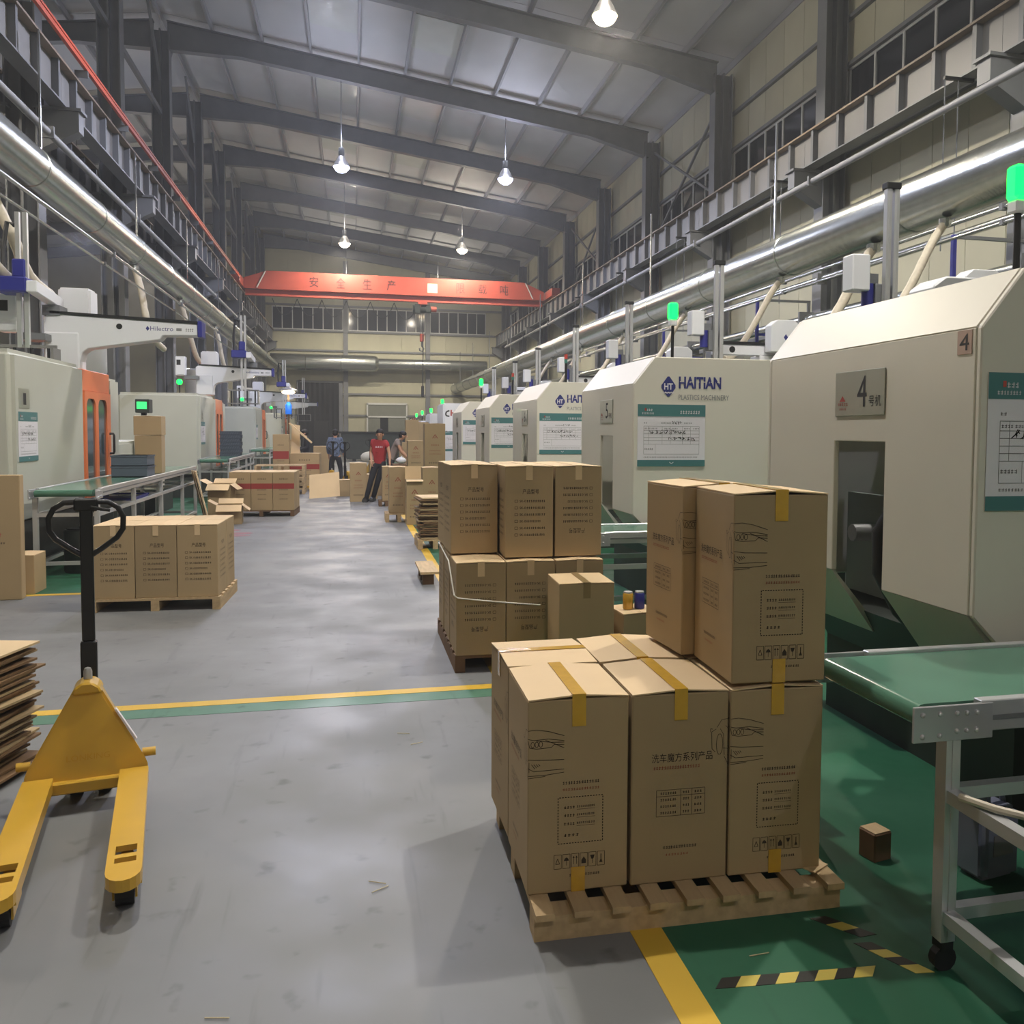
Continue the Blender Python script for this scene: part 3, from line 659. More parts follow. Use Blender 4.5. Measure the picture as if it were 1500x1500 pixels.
def machine_right(digit, y, label, bcn=True, brand=True):
    o = thing('injection_machine', label, 'machine', (2.5, y, 0), 0, 'white moulding machines along the right side')
    S = lambda k, f, m, **kw: add(k.split(':')[0], shared(k, f, m, **kw), None, o)
    S('base', lambda: MB().prism([(0.35,0.0),(0.35,0.45),(0.2,0.72),(6.2,0.72),(6.2,0.0)], 'y', 0.15, 1.75), 'machine_dark')
    S('end_panel', lambda: slot_panel(0,0,0,0), 'white_paint', bevel=0.004)
    S('side_panel:a', lambda: MB().prism(SIDE, 'y', 0.0, 0.03), 'white_paint', bevel=0.006)
    S('side_panel:b', lambda: MB().prism(SIDE, 'y', W-0.03, W), 'white_paint', bevel=0.006)
    S('sloped_panel', lambda: MB().hexa([(0.012,0.035,2.10),(0.2,0.035,2.335),(0.2,1.865,2.335),(0.012,1.865,2.10),(0.0,0.035,2.125),(0.2,0.035,2.372),(0.2,1.865,2.372),(0.0,1.865,2.125)]), 'white_paint')
    S('top_panel', lambda: MB().box(0.2,0.42,0.035,1.865,2.345,2.372), 'white_paint')
    S('top_panel:b', lambda: MB().box(2.9,3.4,0.035,1.865,2.345,2.372), 'white_paint')  # unseen roof gap shaped to let lamp light inside the hood
    S('chin_panel:a', lambda: MB().hexa([(0.02,0.035,0.915),(0.30,0.035,0.60),(0.30,0.66,0.60),(0.02,0.66,0.915),(0.0,0.035,0.92),(0.26,0.035,0.58),(0.26,0.66,0.58),(0.0,0.66,0.92)]), 'grey_paint')
    S('chin_panel:b', lambda: MB().hexa([(0.02,1.12,0.945),(0.30,1.12,0.62),(0.30,1.865,0.62),(0.02,1.865,0.945),(0.0,1.12,0.95),(0.26,1.12,0.60),(0.26,1.865,0.60),(0.0,1.865,0.95)]), 'grey_paint')
    S('inner_guard', lambda: MB().box(0.50,0.53,0.1,1.8,0.72,1.32), 'inner_grey')
    S('platen', lambda: MB().box(0.9,1.25,0.15,1.75,0.72,2.2), 'inner_green', bevel=0.01)
    S('platen:b', lambda: MB().box(2.4,2.8,0.15,1.75,0.72,2.2), 'inner_green', bevel=0.01)
    for k, (yy, zz) in enumerate(((0.4,1.1),(1.5,1.1),(0.4,1.9),(1.5,1.9))):
        add('tie_bar', shared('tie_bar', lambda: MB().cyl((0.35,0,0),(2.6,0,0),0.05,10), 'steel_bolt', smooth=True), None, o, (0,yy,zz))
    S('guard_post', lambda: MB().box(0.46,0.50,0.93,0.97,0.72,2.3), 'inner_green')
    S('cable', lambda: MB().tube([(0.25,0.62,1.5),(0.14,0.72,1.38),(0.08,0.80,1.18),(0.10,0.82,0.98),(0.16,0.74,0.80),(0.3,0.6,0.62),(0.5,0.45,0.4)], 0.042, 10), 'rubber', smooth=True)
    S('cable:b', lambda: MB().tube([(0.30,0.58,1.35),(0.22,0.66,1.2),(0.18,0.72,1.02),(0.2,0.66,0.86),(0.33,0.52,0.66),(0.5,0.4,0.45)], 0.03, 10), 'rubber', smooth=True)
    S('injection_unit', lambda: MB().box(3.6,6.0,0.35,1.55,0.72,1.75), 'white_paint', bevel=0.02)
    S('barrel', lambda: MB().cyl((2.8,0.95,1.4),(3.7,0.95,1.4),0.16,16), 'aluminium', smooth=True)
    S('hopper', lambda: MB().lathe([(0.06,1.75),(0.07,1.95),(0.3,2.35),(0.3,2.75),(0.26,2.8),(0,2.82)], 18, (5.2,0.95,0)), 'aluminium', smooth=True)
    if digit: plate(o, digit)
    if brand: logo(o, 0.0, 2.10, -0.001)
    if bcn: beacon(o, 0.53, 0.45, 2.372)
    else:
        add('beacon_pole', MB().cyl((0,0,0),(0,0,0.3),0.02,8), 'machine_black', o, (0.53,0.5,2.372))
        add('beacon_lens', MB().cyl((0,0,0.30),(0,0,0.36),0.025,10), 'beacon_teal', o, (0.53,0.5,2.372)); add('beacon_lens', MB().cyl((0,0,0.36),(0,0,0.43),0.025,10), 'beacon_red', o, (0.53,0.5,2.372))
    return o
ORD = ('fourth','fifth','sixth','seventh','eighth')
mach = [(3.15,'4','nearest white moulding machine with plate number 4 and slotted end panel',True),
        (7.75,'5','white moulding machine with plate number 5 and blue diamond logo',True),
        (12.13,'6','third white moulding machine from the front, red and teal signal stack on top',False),
        (16.53,'7','fourth white moulding machine from the front in the right row',False),
        (20.92,'8','fifth white moulding machine from the front, lit green beacon above it',True)]
for y, d, l, b in mach: machine_right(d, y, l, b)
# sticker with a handwritten 4 on the nearest machine
o = tag(add('sticker', MB().box(-0.003,0,-0.045,0.045,-0.05,0.05), 'sticker_pink', None, (2.499,3.25,2.065)), 'small pink sticker with number 4 beside the nearest panel edge', 'sticker')
PR().text('4', 0, -0.035, 0.06, 0.07, 'c').build('digit', 'ink', o, (-0.004,0,0), TO_LEFT)
for i, ((y, d, l, b), nl) in enumerate(zip(mach, ('teal and white production form on the nearest machine at the right edge', 'teal and white production form under the large blue logo on machine 5',
        'teal and white production form on the third machine in the right row','teal and white production form on the fourth machine in the right row','teal and white production form on the fifth machine in the right row'))):
    notice(nl, (2.535, y-0.002, 1.365), FRONT, 0.66, 0.57, i+2)
# white boxy machines further back
def machine_box(y, label, h, bcn, brand=None, seed=0):
    o = thing('injection_machine', label, 'machine', (2.5, y, 0), 0, 'white moulding machines along the right side')
    add('base', shared('base:c', lambda: MB().box(0.25,6,0.15,1.7,0,0.7), 'machine_dark'), None, o)
    add('cover', MB().box(0.0,3.2,0.0,1.8,0.7,h), 'white_plain', o, bevel=0.04, seg=2)
    add('injection_unit', shared('injection_unit:c', lambda: MB().box(3.4,6.0,0.35,1.5,0.72,1.75), 'white_paint', bevel=0.02), None, o)
    if brand:
        p = PR(); p.line([(0.18,0.05),(0.10,0.02),(0.07,-0.05),(0.10,-0.1),(0.18,-0.11)], 0.04); p.build('logo_arc', 'ink', o, (0,-0.003,2.2), FRONT)
        q = PR().text('H', 0.21, -0.1, 0.16, 0.17, bold=0.03); q.build('logo_letter', 'ink_red', o, (0,-0.003,2.2), FRONT)
        PR().text('CHEN HSONG', 0.44, -0.1, 1.1, 0.15).build('brand_lettering', 'ink', o, (0,-0.003,2.2), FRONT)
    if bcn: beacon(o, 0.45, 0.4, h, 0.32)
    notice('production form on the %s machine of the right row' % ('sixth','seventh','eighth','ninth','last')[seed-1], (2.53, y-0.002, 1.1), FRONT, 0.66, 0.62, 20+seed)
machine_box(25.28, 'white boxy moulding machine with black and red logo, sixth in the right row', 2.46, False, True, 1)
machine_box(29.65, 'white boxy moulding machine, seventh in the right row', 2.25, True, None, 2)
machine_box(34.05, 'white boxy moulding machine, eighth in the right row', 2.05, True, None, 3)
machine_box(38.45, 'white boxy moulding machine, ninth in the right row', 2.05, True, None, 4)
machine_box(42.0, 'white boxy moulding machine, last in the right row', 2.0, True, True, 5)

# take-out robots above the right row: tall twin rail, beam, control box
def robot_right(y, label, top=4.13):
    o = thing('takeout_robot', label, 'robot', (5.3, y, 0), 0, 'take-out robots above the right machines')
    S = lambda k, f, m, **kw: add(k.split(':')[0], shared(k, f, m, **kw), None, o)
    S('pedestal:r', lambda: MB().box(0.75,1.15,0.1,0.45,1.75,2.86).box(0.65,1.25,0.0,0.55,1.75,1.8), 'white_plain', bevel=0.01)
    b = S('beam:r', lambda: MB().box(0.02,1.5,0.12,0.28,2.86,3.02), 'white_plain', bevel=0.008)
    S('beam_rail:r', lambda: MB().box(0.02,1.5,0.10,0.30,3.02,3.06), 'machine_black')
    PR().poly([(0.05*math.cos(a*math.pi/6), 0.05*math.sin(a*math.pi/6)) for a in range(12)]).build('round_mark', 'machine_black', b, (0.3,0.118,2.94), FRONT)
    S('control_box:r', lambda: MB().prism([(0.82,2.9),(1.30,2.9),(1.30,3.3),(1.2,3.38),(0.92,3.38),(0.82,3.3)], 'y', -0.12, 0.09), 'white_plain', bevel=0.01)
    PR().poly([(-0.035,0),(0,-0.05),(0.035,0),(0,0.05)]).build('diamond_mark', 'brand_blue', o, (1.06,-0.123,3.12), FRONT)
    S('carriage:r', lambda: MB().box(-0.14,0.04,-0.02,0.14,2.9,3.2), 'steel_dark', bevel=0.01)
    S('motor:r', lambda: MB().cyl((-0.19,0.05,2.95),(-0.19,0.05,3.2),0.06,12), 'blue_plastic', smooth=True)
    for dx in (-0.05, 0.035):
        add('vertical_rail', shared('vertical_rail%g' % top, lambda: MB().box(-0.028,0.028,-0.03,0.03,2.55,top).box(-0.008,0.008,-0.036,0.036,2.55,top), 'aluminium'), None, o, (dx,-0.06,0))
    add('rail_cap', MB().box(-0.09,0.08,-0.10,-0.0,top,top+0.07), 'machine_black', o, bevel=0.01)
    S('side_box:r', lambda: MB().box(-0.42,-0.22,-0.05,0.15,3.12,3.48), 'white_plain', bevel=0.012)
    S('bracket:r', lambda: MB().box(-0.24,-0.10,0,0.08,3.2,3.3), 'steel_dark')
    S('gripper:r', lambda: MB().box(-0.25,0.2,-0.2,0.2,2.5,2.54).cyl((-0.15,-0.1,2.42),(-0.15,-0.1,2.5),0.03,8).cyl((0.1,0.1,2.42),(0.1,0.1,2.5),0.03,8), 'steel_dark')
    return o
rl = ('front','second','third','fourth','fifth','sixth','last')
for k, y in enumerate((8.11, 12.44, 16.83, 21.12, 25.6, 29.4, 33.9)):
    robot_right(y, 'white take-out robot with tall twin rails above right row, %s from camera' % ('first','second','third','fourth','fifth','sixth','seventh')[k], (4.13,4.15,4.17,4.2,4.05,3.95,4.05)[k])
# the nearest machine also carries a plain white control box
o = thing('control_box', 'white control box peeping over the roof of the nearest machine', 'control box', (4.0, 5.55, 2.4))
add('housing', MB().prism([(0,0.0),(0.62,0.0),(0.62,0.34),(0.55,0.40),(0.1,0.40),(0,0.33)], 'y', 0, 0.3), 'white_plain', o, bevel=0.012)
add('stand', MB().box(0.1,0.5,0.05,0.25,-2.4,0.0), 'steel_dark', o)
# suction hoses from the duct down to the hoppers
def hose(label, pts, r=0.045, group='pale suction hoses hanging from the ducts'):
    P_ = [Vector(q) for q in pts]; out = []
    for i in range(len(P_)-1):                                     # Catmull-Rom through the points
        p0, p1, p2, p3 = P_[max(i-1,0)], P_[i], P_[i+1], P_[min(i+2,len(P_)-1)]
        for t in range(6):
            s = t/6; out.append(0.5*((2*p1)+(p2-p0)*s+(2*p0-5*p1+4*p2-p3)*s*s+(3*p1-p0-3*p2+p3)*s**3))
    out.append(P_[-1]); b = P_[0].copy(); rr = [r*(1+0.07*(i % 2)) for i in range(len(out))]
    o = thing('suction_hose', label, 'hose', b, 0, group)
    add('hose_tube', MB().tube([q-b for q in out], rr, 10), 'hose', o, smooth=True)
    add('hose_collar', MB().cyl((0,0,-0.05),(0,0,0.05),r*1.4,12), 'galvanized', o)
    return o
for k, y in enumerate((9.4, 10.9, 13.6, 17.9, 22.3, 26.7, 31.0)):
    hose('pale ribbed hose dropping from right duct to a hopper, %s from camera' % ('first','second','third','fourth','fifth','sixth','seventh')[k],
         [(6.9,y,4.2),(6.7,y-0.05,3.95),(6.35,y-0.15,3.4),(6.0,y-0.25,2.95),(5.8,y-0.3,2.86)], 0.05 if k != 1 else 0.065)
hose('thick pale hose standing above the nearest machine at the right edge', [(6.85,7.3,4.2),(6.55,7.2,3.9),(6.45,7.0,3.4),(6.5,6.9,2.9)], 0.07)
hose('thinner pale hose curving beside the thick hose at right edge', [(6.95,6.75,4.2),(6.7,6.7,3.9),(6.4,6.7,3.5),(6.2,6.75,2.9)], 0.045)
# ---------------------------------------------------------------- left hand machines (long axis along the hall)
def rounded(x0, x1, z0, z1, r, n=5):
    pts = [(x0,z0),(x1,z0)]
    for (cx, cz, a0) in ((x1-r,z1-r,0),(x0+r,z1-r,90)):
        for k in range(n+1):
            a = R(a0+90*k/n); pts.append((cx+r*math.cos(a), cz+r*math.sin(a)))
    return pts
def machine_left(y, label, nlabel, seed, cab=True):
    o = thing('injection_machine', label, 'machine', (-3.6, y, 0), 0, 'grey moulding machines with orange doors along the left side')
    S = lambda k, f, m, **kw: add(k.split(':')[0], shared(k, f, m, **kw), None, o)
    S('base:l', lambda: MB().box(-1.8,-0.12,0.1,9.4,0,0.5).box(-1.7,-0.02,0.3,4.5,0.5,0.62), 'machine_dark')
    S('clamp_cover:l', lambda: MB().box(-1.85,0.0,0.0,2.65,0.58,2.55), 'grey_paint', bevel=0.07, seg=3)
    S('door_header:l', lambda: MB().box(-1.8,-0.02,2.66,4.05,2.2,2.5), 'orange_door', bevel=0.01)
    def door():
        mb = MB()
        # stiles and rails around two tall lights with rounded heads
        mb.box(-0.05,0.0,2.68,2.78,0.62,2.2).box(-0.05,0.0,3.22,3.36,0.62,2.2).box(-0.05,0.0,3.82,4.03,0.62,2.2).box(-0.05,0.0,2.78,3.82,0.62,0.72)
        for (a, b) in ((2.78,3.22),(3.36,3.82)):
            r = 0.12; pts = [(a,2.2),(a,1.98)]
            for k in range(6): t = R(180-90*k/5); pts.append((a+r+r*math.cos(t), 1.98+r*math.sin(t)))
            for k in range(6): t = R(90-90*k/5); pts.append((b-r+r*math.cos(t), 1.98+r*math.sin(t)))
            pts += [(b,1.98),(b,2.2)]
            mb.prism(pts, 'x', -0.05, 0.0)
        return mb
    d = S('door:l', door, 'orange_door')
    for a in (2.78, 3.36): add('pane', shared('pane:l', lambda: MB().box(-0.035,-0.022,0,0.46,0.72,2.12), 'door_glass'), None, d, (0,a,0))
    add('handle', shared('handle:l', lambda: MB().tube([(0,0,1.30),(0.05,0,1.30),(0.06,0.0,1.33),(0.06,0,1.57),(0.05,0,1.60),(0,0,1.60)],0.018,8), 'black_plastic', smooth=True), None, d, (0,3.95,0))
    S('rear_cover:l', lambda: MB().box(-1.85,-0.02,4.07,4.62,0.6,2.45), 'grey_paint', bevel=0.04, seg=2)
    S('injection_cover:l', lambda: MB().box(-1.6,-0.3,4.64,9.3,0.5,1.45), 'grey_paint', bevel=0.04, seg=2)
    S('barrel:l', lambda: MB().cyl((-0.95,4.6,1.7),(-0.95,7.0,1.7),0.17,16), 'aluminium', smooth=True)
    S('hopper:l', lambda: MB().lathe([(0.08,1.8),(0.09,2.1),(0.38,2.7),(0.38,3.5),(0.3,3.56),(0,3.58)], 20, (-1.1,6.8,0)), 'aluminium', smooth=True)
    S('number_sticker:l', lambda: MB().box(0,0.004,0.17,0.50,1.90,2.12), 'plate_metal')
    PR().text(str(seed), 0, 0, 0.09, 0.13, 'c').build('digit', 'ink', o, (0.006,0.34,1.94), TO_RIGHT)
    S('beacon_post:l', lambda: MB().cyl((-0.55,0.6,2.54),(-0.55,0.6,2.78),0.015,8), 'machine_black')
    S('beacon_lens:l', lambda: MB().ball((-0.55,0.6,2.84),0.07,12), 'beacon_green', smooth=True)
    n = notice(nlabel, (-3.597, y+0.12, 1.30), TO_RIGHT, 0.62, 0.56, 40+seed)
    n.rotation_euler = TO_RIGHT
    return o
LM = ((10.86,'nearest grey moulding machine with orange windowed door on the left','production form on the nearest left machine',1),
      (23.07,'second grey moulding machine on the left behind stacked cartons','production form on the second left machine',2),
      (35.9,'third grey moulding machine on the left near the bright work lamp','production form on the third left machine',3),
      (48.6,'farthest grey moulding machine on the left beside the black doorway','production form on the farthest left machine',4))
for y, l, nl, s in LM: machine_left(y, l, nl, s)
# take-out robots on the left machines: pillar, tapered cantilever arm toward the aisle, carriage with mast
def robot_left(y, label, ext, cx, mast, z0=0.0, logo_=True, grip=2.4):
    o = thing('takeout_robot', label, 'robot', (-3.6, y, z0), 0, 'take-out robots with long white arms on the left')
    add('pillar', MB().box(-0.5,-0.06,0.0,0.34,2.45,3.0), 'white_plain', o, bevel=0.02)
    add('arm', MB().prism([(-0.5,2.72),(-0.06,2.60),(-0.03,2.72),(0.04,2.78),(ext-0.5,2.93),(ext-0.46,2.99),(ext,3.0),(ext,3.17),(-0.42,3.25),(-0.5,3.2)], 'y', 0.02, 0.3), 'white_plain', o, bevel=0.012)
    add('arm_rail', MB().hexa([(-0.42,0.0,3.25),(ext,0.0,3.17),(ext,0.32,3.17),(-0.42,0.32,3.25),(-0.42,0.0,3.285),(ext,0.0,3.205),(ext,0.32,3.205),(-0.42,0.32,3.285)]), 'machine_black', o)
    add('end_cap', MB().box(ext,ext+0.06,0.0,0.32,2.98,3.21), 'blue_plastic', o, bevel=0.01)
    if logo_:
        PR().text('Hilectro', ext-0.62, 3.055, 0.30, 0.062).build('brand_lettering', 'brand_blue', o, (0,0.018,0), FRONT)
        p = PR().poly([(ext-0.68,3.085),(ext-0.655,3.05),(ext-0.63,3.085),(ext-0.655,3.12)]); p.build('diamond_mark', 'brand_blue', o, (0,0.018,0), FRONT)
        p = PR().rect(ext-0.28,ext-0.21,3.06,3.10); p.blur(ext-0.16,3.055,0.11,0.05,4,3); p.build('small_marks', 'brand_grey', o, (0,0.018,0), FRONT)
        PR().poly([(0.45+0.04*math.cos(a*math.pi/6), 3.10+0.04*math.sin(a*math.pi/6)) for a in range(12)]).build('round_mark', 'machine_black', o, (0,0.018,0), FRONT)
    add('control_box', MB().box(-0.42,0.0,0.36,0.75,3.2,3.66), 'white_plain', o, bevel=0.03, seg=2)
    add('side_box', MB().box(-0.95,-0.70,-0.35,-0.1,2.95,3.45), 'white_plain', o, bevel=0.02)
    add('side_screen', MB().box(-0.91,-0.81,-0.354,-0.349,3.22,3.36), 'machine_black', o)
    add('side_arm', MB().box(-0.75,-0.4,-0.25,0.1,2.86,2.95), 'steel_dark', o)
    # carriage, cross beam along the hall and mast
    add('carriage', MB().box(cx-0.28,cx+0.10,-0.75,-0.35,3.42,3.62), 'blue_plastic', o, bevel=0.02)
    add('carriage_motor', MB().box(cx-0.10,cx+0.06,-0.65,-0.47,3.62,3.86), 'blue_plastic', o, bevel=0.02)
    add('cross_beam', MB().bar((cx+0.16,-0.75,3.50),(cx+0.16,0.34,3.42),0.13,0.15), 'white_plain', o, bevel=0.01)
    add('beam_foot', MB().box(cx+0.05,cx+0.27,0.0,0.34,3.22,3.36), 'steel_dark', o)
    for dx in (-0.03, 0.06): add('mast', MB().box(cx+dx-0.025,cx+dx+0.025,-0.63,-0.57,grip,mast), 'aluminium', o)
    add('cable_chain', MB().tube([(cx-0.22,-0.55,3.6),(cx-0.24,-0.5,4.0),(cx-0.2,-0.45,mast-0.1),(cx-0.1,-0.5,mast-0.15)],0.03,8), 'rubber', o, smooth=True)
    g = add('gripper', MB().box(cx-0.4,cx+0.4,-0.62,-0.58,grip,grip+0.04).box(cx-0.4,cx-0.37,-0.75,-0.45,grip-0.35,grip).box(cx+0.37,cx+0.4,-0.75,-0.45,grip-0.35,grip).box(cx-0.4,cx+0.4,-0.76,-0.73,grip-0.35,grip-0.32).box(cx-0.4,cx+0.4,-0.47,-0.44,grip-0.35,grip-0.32), 'steel_beam', o)
    for k in range(4): add('suction_cup', MB().cyl((cx-0.3+k*0.2,-0.6,grip-0.4),(cx-0.3+k*0.2,-0.6,grip),0.02,8), 'rubber', g)
    return o
robot_left(13.55, 'large white robot arm reaching over the nearest left machine', 1.47, -0.56, 4.46, 0, True, 2.72)
robot_left(25.7, 'second white robot arm on the left with gripper hanging over conveyor', 1.45, 0.78, 4.55, 0.15, True, 2.55)
robot_left(38.6, 'third white robot arm on the left beside the work lamp', 1.7, 0.9, 4.5, 0.0, True, 2.5)
robot_left(51.2, 'farthest white robot arm on the left beside the black doorway', 1.7, 1.0, 4.5, 0.0, False, 2.5)
for k, (y, dx) in enumerate(((12.6,0.0),(13.3,0.16),(21.9,0.0),(27.4,0.05),(34.0,0.0))):
    hose('pale hose dropping from left duct, %s from camera' % ('first','second','third','fourth','fifth')[k],
         [(-4.74,y,5.29),(-4.62,y+0.02,4.8),(-4.52+dx,y,4.2),(-4.42+dx,y+0.25,3.75),(-4.30+dx,y+0.75,3.55)], 0.07)
# control cabinet between the first two left machines
o = thing('control_cabinet', 'white control cabinet with green lit panel beside the nearest left machine', 'cabinet', (-3.88, 17.6, 0))
add('body', MB().box(0,0.42,0,0.5,0.55,1.92), 'white_paint', o, bevel=0.02); add('plinth', MB().box(0.02,0.34,0.02,0.48,0,0.55), 'machine_dark', o)
add('panel_head', MB().box(0.02,0.26,0.05,0.35,1.97,2.22), 'machine_dark', o, bevel=0.01); add('screen', MB().box(0.05,0.22,0.044,0.05,2.04,2.17), 'screen_green', o)
add('neck', MB().box(0.1,0.18,0.15,0.25,1.92,1.97), 'machine_black', o)
add('cable', MB().tube([(0.3,-0.01,1.83),(0.31,-0.04,1.6),(0.33,-0.04,1.3),(0.36,-0.03,1.15)],0.012,6), 'rubber', o)

# ---------------------------------------------------------------- conveyors
def conveyor(label, L_, wd, h, loc, rz, plate_bolts=True, leg_y=None, group='green belt conveyors'):
    o = thing('belt_conveyor', label, 'conveyor', loc, rz, group)
    t = 0.075; n = 8; poly = []
    for k in range(n+1): a = R(90+180*k/n); poly.append((0.05+t/2*math.cos(a), h-t/2+t/2*math.sin(a)))
    for k in range(n+1): a = R(-90+180*k/n); poly.append((L_-0.05+t/2*math.cos(a), h-t/2+t/2*math.sin(a)))
    add('belt', MB().prism(poly, 'y', 0.045, wd-0.045), 'belt_green', o, smooth=True)
    for s, yy in ((0, 0.0), (1, wd-0.04)):
        r_ = add('side_rail', MB().box(0.22,L_-0.1,yy,yy+0.04,h-0.085,h+0.012), 'aluminium', o, bevel=0.003)
        y_out = yy-0.003 if s == 0 else yy+0.04
        add('rail_groove', MB().box(0.24,L_-0.12,y_out,y_out+0.003,h-0.05,h-0.035), 'steel_dark', r_)
        p_ = add('end_plate', MB().box(-0.02,0.26,yy-0.004 if s == 0 else yy+0.034,yy+0.006 if s == 0 else yy+0.044,h-0.105,h+0.006), 'steel_bolt', o, bevel=0.002)
        if plate_bolts:
            yb = yy-0.004 if s == 0 else yy+0.034
            for (bx, bz) in ((0.01,-0.018),(0.01,-0.085),(0.07,-0.018),(0.07,-0.085),(0.13,-0.02),(0.165,-0.02),(0.20,-0.02),(0.13,-0.075),(0.165,-0.075),(0.20,-0.075)):
                add('bolt', shared('bolt', lambda: MB().lathe([(0.0085,0),(0.008,0.004),(0.004,0.0075),(0,0.008)],8), 'steel_bolt', smooth=True), None, p_, (bx,yb,h+bz), (R(90),0,0))
    lx = [0.10]; k = 0
    while lx[-1]+1.7 < L_-0.05: lx.append(lx[-1]+1.7)
    if lx[-1] < L_-0.4: lx.append(L_-0.15)
    ya, yb = leg_y or (0.0, wd-0.05)
    for x in lx:
        for yy in (ya, yb):
            lg = add('leg', MB().box(x,x+0.05,yy,yy+0.05,0.10,h-0.085).box(x+0.02,x+0.03,yy-0.003,yy,0.12,h-0.1), 'aluminium', o)
            add('caster', MB().cyl((x+0.025,yy+0.01,0.04),(x+0.025,yy+0.04,0.04),0.04,12).box(x+0.005,x+0.045,yy,yy+0.05,0.07,0.10), 'rubber', lg)
        add('cross_brace', MB().box(x+0.005,x+0.045,ya+0.05,yb,0.16,0.20), 'aluminium', o); add('cross_brace', MB().box(x+0.005,x+0.045,ya+0.05,yb,h-0.3,h-0.26), 'aluminium', o)
    for a, b in zip(lx[:-1], lx[1:]):
        for yy in (ya, yb+0.01):
            add('stretcher', MB().box(a+0.05,b,yy,yy+0.04,0.16,0.20), 'aluminium', o); add('stretcher', MB().box(a+0.05,b,yy,yy+0.04,h-0.3,h-0.26), 'aluminium', o)
    return o
conveyor('green belt conveyor at the lower right beside the nearest machine', 2.7, 0.66, 0.845, (1.67, 2.33, 0), 0, leg_y=(-0.80, 0.0))
conveyor('green belt conveyor behind the tall car-care cartons, beside machine 5', 2.6, 0.66, 0.845, (1.80, 6.98, 0), 0)
conveyor('long green belt conveyor running along the nearest left machine', 6.6, 0.67, 1.0, (-2.75, 10.70, 0), R(90))
conveyor('green belt conveyor along the second left machine, lattice crates on it', 5.4, 0.67, 1.0, (-2.70, 21.2, 0), R(90))
conveyor('small far conveyor behind the stacked brown cartons on the left', 4.4, 0.67, 1.0, (-2.7, 31.5, 0), R(90), False)

# ---------------------------------------------------------------- pallets
def pallet(label, wd, dp, loc, rz=0.0, n=8, along='y', h=0.12, mat='wood', group='wooden pallets'):
    """slats run along 'y' (depth) or 'x'; three blocked bearers below"""
    o = thing('wooden_pallet', label, 'pallet', loc, rz, group)
    if along == 'y':
        sw = wd/n*0.52; st = (wd-sw)/(n-1)
        for k in range(n): add('slat', shared('slat%g%g%d%g%s' % (wd,dp,n,h,mat), lambda: MB().box(0,sw,0,dp,h-0.022,h), mat), None, o, (-wd/2+k*st,-dp/2,0))
        for k in range(3): add('bearer', shared('bearer%g%g%g%s' % (wd,dp,h,mat), lambda: MB().box(0,wd,0,0.09,0.0,h-0.022), mat), None, o, (-wd/2,-dp/2+0.03+k*(dp-0.15)/2,0))
    else:
        sw = dp/n*0.62; st = (dp-sw)/(n-1)
        for k in range(n): add('slat', shared('slatx%g%g%d%g%s' % (wd,dp,n,h,mat), lambda: MB().box(0,wd,0,sw,h-0.022,h), mat), None, o, (-wd/2,-dp/2+k*st,0))
        for k in range(3): add('bearer', shared('bearerx%g%g%g%s' % (wd,dp,h,mat), lambda: MB().box(0,0.07,0,dp,0.0,h-0.022), mat), None, o, (-wd/2+k*(wd-0.07)/2,-dp/2,0))
    return o

